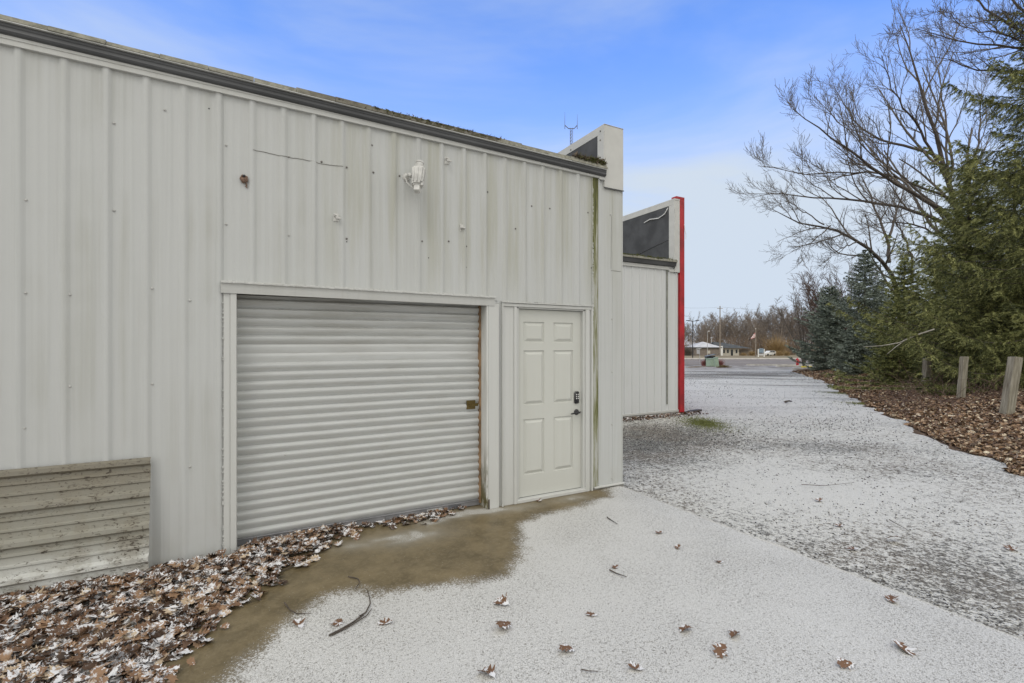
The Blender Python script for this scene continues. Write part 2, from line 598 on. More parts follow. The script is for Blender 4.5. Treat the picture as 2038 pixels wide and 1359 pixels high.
cover = m.math('SUBTRACT', m.math('ADD', 0.60, m.math('MULTIPLY', m.math('SUBTRACT', low, 0.5), 0.13)), bare)
cover = m.math('ADD', cover, m.math('MULTIPLY', m.math('SUBTRACT', trk, 0.5), 0.16))
mid = m.math('ADD', m.math('MULTIPLY', mid, 0.4), m.math('MULTIPLY', m.noise(9, 5, 0.75, dist=0.8), 0.6))
fine = m.math('ADD', m.math('MULTIPLY', fine, 0.5), m.math('MULTIPLY', m.noise(48, 3, 0.7), 0.5))
mixn = m.rng(m.math('ADD', m.math('MULTIPLY', fine, 0.60), m.math('MULTIPLY', mid, 0.40)), 0.36, 0.64, smooth=False)
cl = m.n('ShaderNodeSeparateXYZ'); m.l(m.voro(42, out='Color'), cl.inputs[0])
cl2 = m.n('ShaderNodeSeparateXYZ'); m.l(m.voro(110, out='Color'), cl2.inputs[0])
cell = m.math('ADD', m.math('MULTIPLY', cl.outputs['Y'], 0.6), m.math('MULTIPLY', cl2.outputs['Y'], 0.4))
mixn = m.math('ADD', m.math('MULTIPLY', mixn, 0.35), m.math('MULTIPLY', cell, 0.40))
mixn = m.math('ADD', mixn, m.math('MULTIPLY', m.rng(m.noise(13, 5, 0.8, dist=0.5), 0.36, 0.64, smooth=False), 0.25))
snow = m.rng(m.math('SUBTRACT', mixn, m.math('SUBTRACT', 1.0, cover)), -0.10, 0.16)
snc = m.mix(m.rng(m.noise(160, 2), 0.3, 0.7), (0.48, 0.472, 0.435), (0.735, 0.725, 0.68))
c = m.mix(snow, stone, snc)
c = m.mix(farr, c, m.mix(m.rng(m.noise(0.9, 5, 0.6, vs=(1, 1, 1)), 0.42, 0.6), (0.20, 0.18, 0.16), (0.42, 0.40, 0.38)))
m.color(c)
m.bump(vd, 0.7, 0.012)
m.bump(m.math('MULTIPLY', snow, 1.0), 0.3, 0.006)
M['gravel'] = m.m
m = MT('gravel_stone', (0.2, 0.2, 0.2), 0.85)
isl = m.island()
geo = m.n('ShaderNodeNewGeometry'); sz = m.n('ShaderNodeSeparateXYZ'); m.l(geo.outputs['Normal'], sz.inputs[0])
c = ramp(m, isl, [(0.0, (0.03, 0.028, 0.027)), (0.5, (0.085, 0.08, 0.076)), (0.85, (0.19, 0.18, 0.165)), (1.0, (0.36, 0.34, 0.31))])
c = m.mix(m.math('MULTIPLY', m.rng(sz.outputs['Z'], 0.75, 0.95), m.rng(m.noise(60, 3), 0.45, 0.6)), c, (0.70, 0.71, 0.72))
m.color(c)
M['stone'] = m.m

m = MT('bank_soil', (0.1, 0.08, 0.05), 0.95)
c = ramp(m, m.noise(9, 6, 0.75), [(0.3, (0.035, 0.025, 0.016)), (0.5, (0.10, 0.062, 0.034)), (0.65, (0.19, 0.12, 0.07)), (0.8, (0.07, 0.075, 0.02))])
m.color(c); m.bump(m.noise(30, 5), 0.8, 0.03)
M['soil'] = m.m
m = MT('winter_grass_ground', (0.2, 0.17, 0.1), 0.95)
m.color(m.mix(m.rng(m.noise(0.4, 6, 0.7), 0.35, 0.65), (0.15, 0.115, 0.06), (0.27, 0.22, 0.13))); m.bump(m.noise(4, 5), 0.6, 0.05)
M['field'] = m.m
m = MT('worn_asphalt', (0.13, 0.125, 0.12), 0.95)
c = m.mix(m.rng(m.noise(0.35, 6, 0.65), 0.35, 0.65), (0.165, 0.140, 0.122), (0.26, 0.225, 0.198))
c = m.mix(m.math('MULTIPLY', m.rng(m.noise(60, 2), 0.4, 0.7), 0.4), c, (0.09, 0.085, 0.08))
m.color(c)
M['asphalt'] = m.m
M['walk'] = simple('pale_sidewalk', (0.60, 0.53, 0.42), 0.9, var=0.15, scale=1)
M['line'] = simple('faded_road_line', (0.34, 0.33, 0.31), 0.9, var=0.3, scale=2)
M['curb'] = simple('concrete_curb', (0.46, 0.44, 0.40), 0.9, var=0.2, scale=2)
M['grass'] = simple('short_grass', (0.15, 0.165, 0.05), 0.9, var=0.4, scale=8)
M['grass_tan'] = simple('tan_ornamental_grass', (0.33, 0.23, 0.11), 0.9, var=0.3, scale=3)
M['window'] = simple('dark_window_glass', (0.03, 0.035, 0.04), 0.15, var=0.2)
M['brick_brown'] = simple('brown_wall', (0.20, 0.17, 0.145), 0.9, var=0.15, scale=2)
M['roof_grey'] = simple('frosted_roof', (0.50, 0.50, 0.51), 0.9, var=0.15, scale=1)
M['roof_dark'] = simple('dark_shingle_roof', (0.07, 0.075, 0.075), 0.9, var=0.2, scale=1)
M['white'] = simple('white_paint', (0.72, 0.72, 0.70), 0.5, var=0.06)
M['cream'] = simple('cream_wall', (0.50, 0.47, 0.40), 0.8, var=0.1)
M['pole_wood'] = simple('weathered_pole_wood', (0.25, 0.215, 0.18), 0.9, var=0.25, scale=2)
M['pole_steel'] = simple('galvanised_pole', (0.42, 0.42, 0.42), 0.5, 0.3)
M['utility_green'] = simple('pale_green_cabinet', (0.30, 0.39, 0.30), 0.5, var=0.1)
M['mast'] = simple('mast_steel', (0.13, 0.13, 0.135), 0.6)
M['hydrant'] = simple('hydrant_red', (0.42, 0.02, 0.025), 0.45, var=0.15)
M['blue_sign'] = simple('grey_blue_board', (0.20, 0.27, 0.34), 0.6, var=0.15)
M['tyre'] = simple('tyre_rubber', (0.02, 0.02, 0.02), 0.8)
M['nest'] = simple('dried_mud', (0.20, 0.13, 0.095), 0.95, var=0.35, scale=90, bump=0.6)
M['yellow'] = simple('faded_yellow_paint', (0.55, 0.45, 0.06), 0.7)
M['flag_red'] = simple('flag_red_cloth', (0.42, 0.14, 0.13), 0.8)
M['keys'] = simple('keypad_keys', (0.55, 0.55, 0.53), 0.5)
M['crack'] = simple('scored_seam', (0.20, 0.19, 0.17), 0.9)

# ================================================================== SETTING


def poly_sd(P, poly):
    """signed distance of points P (n,2) to a polygon, negative inside"""
    poly = np.array(poly, float)
    n = len(poly)
    dmin = np.full(len(P), 1e9); inside = np.zeros(len(P), bool)
    for i in range(n):
        a = poly[i]; b = poly[(i + 1) % n]
        ab = b - a
        t = np.clip(((P - a) @ ab) / (ab @ ab), 0, 1)
        q = a + t[:, None] * ab
        dmin = np.minimum(dmin, np.hypot(*(P - q).T))
        cond = ((a[1] > P[:, 1]) != (b[1] > P[:, 1]))
        with np.errstate(divide='ignore', invalid='ignore'):
            xi = (b[0] - a[0]) * (P[:, 1] - a[1]) / (b[1] - a[1]) + a[0]
        inside ^= cond & (P[:, 0] < xi)
    return np.where(inside, -dmin, dmin)


def grid_faces(nx, ny):
    i = np.arange(nx - 1)[:, None]; j = np.arange(ny - 1)[None, :]
    a = i * ny + j
    return np.stack([a, a + ny, a + ny + 1, a + 1], -1).reshape(-1, 4)


_nr = np.random.RandomState(3)


def vnoise(x, y, scale, seed=0):
    """cheap smooth value noise"""
    r = np.random.RandomState(seed)
    T = r.rand(64, 64)
    u = x / scale; v = y / scale
    i = np.floor(u).astype(int); j = np.floor(v).astype(int)
    fu = u - i; fv = v - j
    fu = fu * fu * (3 - 2 * fu); fv = fv * fv * (3 - 2 * fv)
    g = lambda a, b: T[a % 64, b % 64]
    return (g(i, j) * (1 - fu) * (1 - fv) + g(i + 1, j) * fu * (1 - fv) + g(i, j + 1) * (1 - fu) * fv + g(i + 1, j + 1) * fu * fv)


# far ground sheet, follows the fall of the land
ds = np.concatenate([np.linspace(-120, 0, 13), np.linspace(6, 60, 28), np.linspace(70, 200, 27), np.linspace(240, 1500, 22)])
ls = np.concatenate([np.linspace(-1200, -120, 12), np.linspace(-100, 200, 61), np.linspace(260, 1300, 12)])
Lg, Dg = np.meshgrid(ls, ds, indexing='ij')
Zg = gzd(Dg) - 0.06
X = Dg * CA + Lg * SA; Y = Dg * SA - Lg * CA - 4.4
V = np.stack([X, Y, Zg], -1).reshape(-1, 3)
tag(mesh_np('ground', V, grid_faces(len(ls), len(ds))[:, ::-1], M['field'], smooth=True), kind='structure')

# gravel lot and drive
ds = np.concatenate([np.arange(-7, 14, 0.12), np.arange(14, 24, 0.15), np.arange(24, 50.1, 0.25)])
ls = np.concatenate([np.arange(-26, -4, 1.0), np.arange(-4, 14, 0.12), np.arange(14, 44, 0.4)])
Lg, Dg = np.meshgrid(ls, ds, indexing='ij')
X = Dg * CA + Lg * SA; Y = Dg * SA - Lg * CA - 4.4
Zg = gzd(Dg) - 0.016 + 0.03 * (vnoise(X, Y, 1.7, 4) - 0.5) * np.clip((Dg - 4) / 6, 0, 1)
bare = np.zeros_like(X)


def blob(px, py, rx, ry, a):
    p = G(px, py)
    dx = X - p.x; dy = Y - p.y
    # axes along lateral and depth
    lat = dx * SA - dy * CA; dep = dx * CA + dy * SA
    return a * np.exp(-((lat / rx) ** 2 + (dep / ry) ** 2))


bare += blob(1300, 900, 1.0, 1.2, 0.24)
bare += blob(1270, 860, 0.9, 1.1, 0.15)
bare += blob(1380, 860, 1.1, 1.2, 0.16)
bare += blob(1660, 890, 1.3, 0.5, 0.14)
bare += blob(1760, 930, 1.2, 0.4, 0.10)
bare += blob(1800, 1080, 0.8, 0.6, 0.08)
bare += blob(1960, 1150, 0.5, 0.5, 0.14)
bare += blob(1500, 745, 5.0, 3.0, 0.25)
bare += 0.09 * np.exp(-np.clip(X - 3.8, 0, 9) / 0.40) * (Y < 1)
bare -= blob(1560, 960, 1.4, 1.6, 0.18)
bare -= blob(1480, 780, 4.0, 7.0, 0.16)
wl = Lg + 2.5 * vnoise(X, Y, 5.0, 51); wd_ = Dg + 1.6 * vnoise(X, Y, 7.0, 52) + 0.04 * (Lg - 6) ** 2 * 0.3
ts = vnoise(wl, wd_ * 5.5, 3.6, 53) + 0.6 * vnoise(wl, wd_ * 8, 2.6, 54) - 0.8
bare += 0.38 * ts * np.clip((Dg - 8) / 10, 0, 1)
bare = np.clip(bare, -0.4, 1.0)
far = np.clip((Dg - 33) / 9, 0, 1)
V = np.stack([X, Y, Zg], -1).reshape(-1, 3)
gl = mesh_np('gravel_lot', V, grid_faces(len(ls), len(ds))[:, ::-1], M['gravel'], smooth=True, attrs={'bare': bare.ravel(), 'far': far.ravel()})
tag(gl, kind='structure')

# concrete pad
xs = np.arange(-8, 3.801, 0.04); ys = np.arange(-8, 0.24, 0.04)
Xp, Yp = np.meshgrid(xs, ys, indexing='ij')
Xj = Xp.copy(); Xj[-1, :] += 0.05 * (vnoise(ys * 0 + 1, ys, 0.35, 8) - 0.5) + 0.04 * (vnoise(ys * 0 + 1, ys, 0.09, 9) - 0.5)
# settle the slab a little
Zp = 0.0 * Xp + 0.006 * (vnoise(Xp, Yp, 1.3, 5) - 0.5)
wetpx = [(300, 1400), (345, 1300), (420, 1200), (520, 1140), (640, 1090), (700, 1045), (760, 1010), (1000, 985), (1185, 962), (1183, 984), (1140, 998), (1070, 1014), (1012, 1033), (1003, 1060), (1004, 1100), (985, 1125), (930, 1142), (860, 1146), (780, 1157), (700, 1154), (655, 1168), (600, 1195), (550, 1215), (505, 1262), (450, 1310), (400, 1345), (330, 1420)]
wet = [(G(a, b).x, G(a, b).y) for a, b in wetpx]
P2 = np.stack([Xj.ravel(), Yp.ravel()], -1)
sdist = poly_sd(P2, wet) + 0.10 * (vnoise(P2[:, 0], P2[:, 1], 0.22, 11) - 0.5) + 0.05 * (vnoise(P2[:, 0], P2[:, 1], 0.08, 12) - 0.5)
pale = np.zeros(len(P2))
for (a, b, r, k) in [(820, 1068, 0.16, 0.7), (930, 1020, 0.10, 0.8), (870, 1035, 0.10, 0.7), (700, 1085, 0.10, 0.35), (980, 1016, 0.08, 0.9), (1040, 1010, 0.09, 0.5), (1140, 992, 0.1, 0.5)]:
    p = G(a, b)
    pale += k * np.exp(-(((P2[:, 0] - p.x) / (r * 2)) ** 2 + ((P2[:, 1] - p.y) / r) ** 2))
pale = np.clip(pale * (0.6 + 0.8 * vnoise(P2[:, 0], P2[:, 1], 0.07, 14)), 0, 1)
V = np.stack([Xj, Yp, Zp], -1).reshape(-1, 3)
Fp = grid_faces(len(xs), len(ys))[:, ::-1]
# skirt at the gravel edge
n0 = len(V); nx, ny = len(xs), len(ys)
edge = (nx - 1) * ny + np.arange(ny)
V = np.vstack([V, V[edge] - [0, 0, 0.12]])
sk = np.stack([edge[:-1], n0 + np.arange(ny - 1), n0 + np.arange(1, ny), edge[1:]], -1)
Fp = np.vstack([Fp, sk])
sdist = np.concatenate([sdist, sdist[edge]]); pale = np.concatenate([pale, pale[edge]])
tag(mesh_np('concrete_pad', V, Fp, M['pad'], smooth=True, attrs={'away': sdist, 'pale': pale}), kind='structure')

# leaf covered bank beside the drive
edge_px = [(2600, 1190), (2300, 1045), (2150, 985), (2038, 935), (1960, 903), (1900, 880), (1850, 858), (1800, 835), (1750, 812), (1700, 790), (1665, 768), (1640, 757), (1600, 744), (1585, 739), (1590, 734)]
edge_w = [G(a, b) for a, b in edge_px]
poly = [(p.x, p.y) for p in edge_w]
e0, e1 = edge_w[0], edge_w[-1]
far_c = [CW(60, 41), CW(60, 0), CW(30, -10), CW(7, -6), CW(4.6, -2.5)]
bank_poly = poly + [(p.x, p.y) for p in far_c]
ds = np.concatenate([np.arange(-7, 14, 0.15), np.arange(14, 44, 0.22)])
ls = np.concatenate([np.arange(3, 24, 0.15), np.arange(24, 60, 0.6)])
Lg, Dg = np.meshgrid(ls, ds, indexing='ij')
X = Dg * CA + Lg * SA; Y = Dg * SA - Lg * CA - 4.4


def bank_h(X, Y):
    sd_ = -poly_sd(np.stack([np.ravel(X), np.ravel(Y)], -1), bank_poly).reshape(np.shape(X))
    sd_ = sd_ + 0.28 * (vnoise(X, Y, 0.9, 21) - 0.5) + 0.25 * (vnoise(X, Y, 0.3, 22) - 0.5)
    return np.clip(sd_ * 0.14, -0.09, 0.07) + np.clip((sd_ - 0.5) * 0.10, 0, 0.32) + 0.06 * (vnoise(X, Y, 0.7, 23) - 0.5)


Zg = gzd(Dg) + bank_h(X, Y)
V = np.stack([X, Y, Zg], -1).reshape(-1, 3)
tag(mesh_np('bank', V, grid_faces(len(ls), len(ds))[:, ::-1], M['soil'], smooth=True), kind='structure')


def gz_at(x, y):
    rel = np.array([x, y + 4.4], float)
    d = rel[0] * CA + rel[1] * SA
    return float(gzd(d)) + max(-0.016, float(bank_h(np.array([x]), np.array([y]))[0]))


# road, walk, kerbs
def strip(name, d0, d1, l0, l1, lift, mat, n=12):
    ds = np.linspace(d0, d1, n); ls = np.linspace(l0, l1, 30)
    Lg, Dg = np.meshgrid(ls, ds, indexing='ij')
    V = np.stack([Dg * CA + Lg * SA, Dg * SA - Lg * CA - 4.4, gzd(Dg) + lift], -1).reshape(-1, 3)
    return tag(mesh_np(name, V, grid_faces(len(ls), len(ds))[:, ::-1], mat, smooth=True), kind='structure')


strip('road', 49.5, 73, -150, 200, 0.004, M['asphalt'])
strip('road_line', 61.0, 61.3, -150, 200, 0.008, M['line'], 3)
strip('road_line', 56.2, 56.4, -150, 200, 0.008, M['line'], 3)
strip('sidewalk', 74.3, 80, -150, 200, 0.10, M['walk'])
for dd, l0, l1 in ((73.0, -150, 200), (49.2, 24, 200)):
    q = MB()
    prof = [(0, -0.1), (0, 0.12), (0.25, 0.12), (0.25, -0.1)]
    q.extrude_x(prof, l0, l1)
    o = q.build('kerb', M['curb'])
    o.location = CW(0, dd, float(gzd(dd))); o.rotation_euler = (0, 0, VIEW_ROT)
    tag(o, kind='structure')

# ================================================================== BUILDING A
A = empty('workshop_building', (0, 0, 0), 0, 'long white ribbed metal building with roll-up door and entry door', 'building')
RIB0, PITCH = -1.37, 0.2286


def ribprofile(x0, x1):
    """(x, y) points of the sheet between x0 and x1; outward is -y"""
    pts = [(x0, 0.0)]
    k = math.ceil((x0 - RIB0) / PITCH - 0.5)
    while True:
        c = RIB0 + k * PITCH
        if c - PITCH / 2 > x1: break
        for dx, y in ((-0.036, 0), (-0.030, -0.002), (-0.016, -0.014), (-0.008, -0.0175), (0.008, -0.0175), (0.016, -0.014), (0.030, -0.002), (0.036, 0),
                      (0.078, 0), (0.083, -0.0012), (0.093, -0.0012), (0.098, 0), (0.132, 0), (0.137, -0.0012), (0.147, -0.0012), (0.152, 0)):
            x = c + dx
            if x0 < x < x1: pts.append((x, y))
        k += 1
    pts.append((x1, 0.0))
    # remove duplicates
    o = [pts[0]]
    for p in pts[1:]:
        if p[0] - o[-1][0] > 1e-4: o.append(p)
    return o


def eave(x): return 3.604 - 0.0138 * x


q = MB()
for (a, b, z0) in ((-7.0, -0.196, 0.0), (-0.196, 2.20, 2.10), (2.20, 2.25, 0.0), (2.25, 3.402, 2.06)):
    pr = ribprofile(a, b)
    vs = []; fs = []
    for (x, y) in pr:
        jog = 0.0025 * math.sin(x * 9.1) + 0.002 * math.sin(x * 23)
        for z in (z0, (z0 + eave(x)) / 2, eave(x) + 0.05):
            vs.append((x, y + (jog if y < -0.01 else 0), z))
    for i in range(len(pr) - 1):
        for k in range(2):
            fs.append((i * 3 + k, (i + 1) * 3 + k, (i + 1) * 3 + k + 1, i * 3 + k + 1))
    q.add(vs, fs)
wall = q.build('wall_cladding', M['siding'], A, smooth=True)
# solid building behind the cladding
q = MB()
q.box(-7, -0.12, 0.006, 9.0, 0, 3.62)
q.box(-0.12, 2.075, 0.19, 9.0, 0, 3.62)
q.box(-0.12, 2.075, 0.006, 0.19, 2.075, 3.62)
q.box(2.075, 3.835, 0.105, 9.0, 0, 3.60)
q.box(2.075, 3.475, 0.006, 0.105, 2.06, 3.60)
q.box(2.075, 2.29, 0.006, 0.105, 0, 2.06)
q.box(3.36, 3.835, 0.006, 0.105, 0, 2.06)
q.box(3.475, 3.835, 0.006, 0.105, 2.06, 3.60)
q.build('wall', M['siding2'], A)
# corner panel + seam
q = MB()
q.box(3.488, 3.505, -0.016, 0.004, 0.0, eave(3.48), 0.002)
q.box(3.505, 3.84, -0.014, 0.004, 0.03, 3.46, 0.002)
q.box(3.688, 3.700, -0.0175, -0.012, 0.03, 3.46)
q.box(3.832, 3.846, -0.018, 0.03, 0.03, 3.46, 0.002)
q.build('corner_panel', M['siding'], A)
q = MB(); q.box(3.404, 3.488, -0.006, 0.0055, 0.02, eave(3.46) + 0.02); q.build('stained_seam', M['algae'], A)
q = MB(); q.box(3.399, 3.4035, -0.016, 0.0055, 0, eave(3.4), 0.003)
for i in range(120):
    z = RND.uniform(1.9, 3.45)
    q.box(3.400 + RND.uniform(-0.006, 0.006), 3.408 + RND.uniform(0, 0.010), -0.012 - RND.uniform(0, .008), -0.004, z, z + RND.uniform(0.006, 0.03), 0.002)
q.build('seam_batten', M['siding'], A)
q = MB(); q.box(3.42, 3.86, -0.02, 0.1, -0.05, 0.022, 0.006); q.build('footing', M['concrete_base'], A)
q = MB(); q.box(3.42, 3.86, -0.04, -0.01, 0.018, 0.034, 0.003); q.build('drip_flashing', M['trim'], A)

# eave
ex0, ex1 = -7.0, 3.565
d0, d1 = eave(ex0), eave(ex1)
q = MB(); q.extrude_x([(-0.022, 0.0), (-0.030, 0.0), (-0.030, 0.034), (-0.036, 0.036), (-0.036, 0.060), (0.0, 0.060), (0.0, 0.0)], ex0, 3.49, d0, eave(3.49), 1)
q.build('eave_trim', M['trim'], A)
q = MB(); q.extrude_x([(-0.02, 0.0), (-0.032, 0.0), (-0.032, 0.05), (0.0, 0.05), (0.0, 0.0)], 3.49, 3.565, eave(3.49) - 0.012, eave(3.565) - 0.012)
q.build('eave_trim_end', M['trim'], A)
g0, g1 = d0 + 0.0075 * (3.5 - ex0), d1
q = MB(); q.extrude_x([(-0.0365, 0.020), (-0.055, 0.028), (-0.062, 0.040), (-0.058, 0.062), (-0.063, 0.068), (-0.063, 0.088), (-0.005, 0.088)], ex0, ex1, g0, g1, 1)
q.build('gutter', M['gutter'], A)
q = MB(); q.extrude_x([(-0.0, 0.0885), (-0.082, 0.0885), (-0.082, 0.095), (-0.0, 0.097)], ex0, ex1, g0, g1, 1)
q.build('drip_edge', M['trim'], A)
# shingle edge in separate lengths, a bit uneven
q = MB()
x = ex0
while x < ex1 - 0.02:
    x2 = min(x + 0.305, ex1)
    h = RND.uniform(-0.003, 0.003) + (0.006 if 0.25 < x < 2.2 else 0.0)
    o = RND.uniform(-0.004, 0.004)
    zb = [0.0975 + 0.0075 * (3.5 - xx) + eave(xx) for xx in (x, x2)]
    zt_ = [0.146 + 0.0045 * (3.5 - xx) + h + eave(xx) for xx in (x, x2)]
    vs = []
    for k_, xx in enumerate((x + 0.001, x2 - 0.002)):
        top = max(zt_[k_], zb[k_] + 0.012)
        vs += [(xx, -0.086 + o, zb[k_]), (xx, -0.084 + o, zb[k_] + (top - zb[k_]) * 0.45), (xx, -0.070 + o, zb[k_] + (top - zb[k_]) * 0.47), (xx, -0.068 + o, top), (xx, 0.15, top + 0.01), (xx, 0.15, zb[k_])]
    q.add(vs, [(0, 1, 7, 6), (1, 2, 8, 7), (2, 3, 9, 8), (3, 4, 10, 9), (4, 5, 11, 10), (5, 0, 6, 11), (0, 5, 4, 3, 2, 1), (6, 7, 8, 9, 10, 11)])
    x = x2
q.build('shingle_edge', M['shingle'], A)
q = MB(); q.extrude_x([(0.14, 0.05), (0.14, 0.15), (9.0, 0.75), (9.0, 0.05)], ex0, 3.56, d0, d1); q.build('roof', M['roof'], A)
# moss clumps on the shingle edge
rs = np.random.RandomState(5)
def moss(name, x0, x1, n, mat, parent, yb=-0.075, zoff=0.150, zf=eave, size=0.02):
    V = []; Fm = []
    for i in range(n):
        x = rs.uniform(x0, x1); s = size * rs.uniform(0.4, 1.3)
        c = np.array([x, yb + rs.uniform(-0.012, 0.10), zf(x) + zoff + rs.uniform(-0.035, 0.008)])
        for k in range(5):
            a = rs.randn(3) * s * 0.6; a[2] = abs(a[2])
            b = rs.randn(3) * s * 0.35
            j = len(V)
            V += [c, c + b, c + a]
            Fm.append((j, j + 1, j + 2))
    return mesh_np(name, np.array(V), np.array(Fm), mat, parent)
M['moss'] = simple('roof_moss', (0.075, 0.08, 0.02), 0.95, var=0.45, scale=20)
M['debris'] = simple('roof_debris', (0.11, 0.085, 0.06), 0.95, var=0.5, scale=30)
moss('moss', 0.95, 1.5, 300, M['moss'], A)
moss('moss', 1.5, 2.2, 160, M['moss'], A)
moss('roof_debris', 0.6, 2.3, 300, M['debris'], A)
moss('moss', 3.15, 3.56, 420, M['moss'], A, zoff=0.172, size=0.026)
moss('roof_debris', 3.1, 3.56, 260, M['debris'], A, zoff=0.172, size=0.03)

# parapet fin on the front of building A
pa = MB(); pa.box(3.563, 3.84, -0.034, 9.0, 3.46, 4.18, 0.003)
par = pa.build('parapet', M['trim_new'], A)
q = MB(); q.box(3.555, 3.5625, 0.085, 8.9, 3.60, 4.09); q.build('membrane_panel', M['dark_panel'], par)
q = MB(); q.box(3.552, 3.562, -0.034, 9.0, 4.092, 4.183, 0.001); q.box(3.552, 3.842, -0.038, 9.0, 4.181, 4.187, 0.001); q.build('coping', M['trim_new'], par)
q = MB(); q.box(3.549, 3.562, -0.034, 0.082, 3.78, 4.090, 0.001); q.build('edge_flashing', M['trim_new'], par)
for (y, z) in ((0.03, 4.125), (0.03, 4.02), (0.03, 3.82), (0.62, 4.12)):
    q = MB(); q.lathe([(0.001, 0), (0.009, 0.001), (0.009, 0.004), (0.003, 0.007)], (3.549, y, z), 8, Matrix.Rotation(-pi / 2, 3, 'Y'))
    q.build('bolt', M['screw_dark'], par)
q = MB(); q.box(3.552, 3.846, -0.038, -0.03, 3.452, 3.462); q.build('drip_edge', M['gutter'], par)

# screws in the cladding
scr = [(52, 398), (227, 245), (227, 419), (51, 583), (49, 852), (139, 587), (139, 769), (450, 289), (450, 446), (303, 574), (303, 764), (378, 598), (378, 929), (575, 468), (575, 311), (690, 475), (690, 333), (743, 343), (795, 350), (840, 480), (970, 382), (928, 490), (970, 382), (1094, 415), (1026, 455), (1117, 521), (1148, 418), (1170, 423), (1177, 533), (568, 905), (328, 219), (640, 322), (893, 480), (1215, 427), (1218, 635), (1218, 740), (1218, 845), (1218, 952), (740, 289), (927, 532), (1058, 410)]
for (px, py) in scr:
    u = (px - CX) / F
    yy = -0.014 if px > 1186 else 0.0
    D = 4.4 + yy; d = D / (SA - CA * u)
    x, z = d * (CA + SA * u), CZ - (py - HZ) / F * d
    big = px < 600
    r = 0.0075
    q = MB(); q.lathe([(r * 1.2, 0), (r * 1.25, 0.002), (r, 0.003), (r, 0.006), (r * 0.5, 0.0085)], (x, yy - 0.0005, z), 8, Matrix.Rotation(pi / 2, 3, 'X'))
    q.build('screw', M['screw'] if (big or px > 1200) else M['screw_dark'], A)
# small patches: scored seam, holes, dents
def wallpt(px, py, yy=0.0):
    u = (px - CX) / F; d = (4.4 + yy) / (SA - CA * u)
    return Vector((d * (CA + SA * u), yy, CZ - (py - HZ) / F * d))
q = MB()
a_, b_ = wallpt(502, 299), wallpt(682, 333)
pts = []
for (x_, y_) in ribprofile(a_.x, b_.x):
    t = (x_ - a_.x) / (b_.x - a_.x)
    pts.append(Vector((x_, y_ - 0.002, a_.z + (b_.z - a_.z) * t + 0.004 * math.sin(x_ * 21) + RND.uniform(-.0015, .0015))))
q.tube(pts, 0.0024, 4)
q.build('sheet_lap', M['crack'], A)
q = MB(); q.tube([wallpt(1042, 410, -0.003), wallpt(1043, 470, -0.003), wallpt(1044, 525, -0.003)], 0.0018, 4)
q.build('sheet_lap', M['crack'], A)
q = MB()
q.tube([wallpt(1217, 430, -0.0155), wallpt(1216, 535, -0.0155)], 0.0015, 4)
q.tube([wallpt(1216, 538, -0.0165), wallpt(1236, 540, -0.0165)], 0.002, 4)
q.build('sheet_lap', M['crack'], A)
for (a, b) in ((416, 216), (690, 481), (853, 513), (1082, 404)):
    p = wallpt(a, b, -0.0005)
    q = MB(); q.lathe([(0.001, 0), (0.006, 0.0003), (0.005, 0.001)], p, 7, Matrix.Rotation(pi / 2, 3, 'X')); q.build('screw_hole', M['black'], A)

# ---- roll-up door
RD = empty('roll_up_door', (1.0, 0.15, 0)); RD.parent = A
def P(o): return o
x0, x1 = -0.118 - 1.0, 2.07 - 1.0
prof = []
z = 0.055; n = 0
ztop = 2.06
vs = []; rows = []
while z < ztop:
    flat = 0.35 if 1.43 < z < 1.62 else 1.0
    for k in range(10):
        t = k / 10
        # slat: rounded convex crown with a tight recessed hinge line
        y = -0.029 * flat * (math.sin(pi / 2 * t / 0.74) if t < 0.74 else math.cos(pi / 2 * (t - 0.74) / 0.26) ** 1.2)
        rows.append((y - 0.0, z + t * 0.0762))
    z += 0.0762
rows = [r for r in rows if r[1] < ztop]
nxs = 24
for i in range(nxs + 1):
    x = x0 + (x1 - x0) * i / nxs
    for (y, z) in rows:
        wob = 0.002 * math.sin(x * 3 + z * 7)
        vs.append((x, y + wob, z + 0.004 * math.sin(x * 1.7 + 0.5)))
nr = len(rows)
fs = [(i * nr + k, (i + 1) * nr + k, (i + 1) * nr + k + 1, i * nr + k + 1) for i in range(nxs) for k in range(nr - 1)]
q = MB(); q.add(vs, fs)
q.build('curtain', M['roll'], RD, smooth=True)
q = MB(); q.box(x0, x1, -0.022, 0.02, 0.004, 0.056, 0.004); q.box(x0, x1, -0.03, 0.0, 0.052, 0.060, 0.002)
bb = q.build('bottom_bar', simple('steel_bar', (0.24, 0.24, 0.25), 0.45, 0.2, var=0.25, scale=5), RD)
q = MB(); q.box(0.50, 0.66, -0.0235, -0.021, 0.018, 0.044); q.build('sticker', M['sticker'], bb)
q = MB(); q.box(0.72, 0.86, -0.0235, -0.021, 0.014, 0.046); q.build('sticker', simple('dark_plate', (0.12, 0.125, 0.14), 0.4), bb)
lt = empty('slide_latch', (0.955, -0.02, 1.04)); lt.parent = RD
q = MB(); q.box(-0.04, 0.055, -0.012, 0.0, -0.045, 0.045, 0.002); q.build('plate', M['brass'], lt)
q = MB(); q.box(-0.015, 0.085, -0.022, -0.010, -0.016, 0.014, 0.002); q.tube([(0.01, -0.02, 0.0), (0.01, -0.04, 0.0)], 0.006, 8); q.build('bolt', M['brass'], lt)

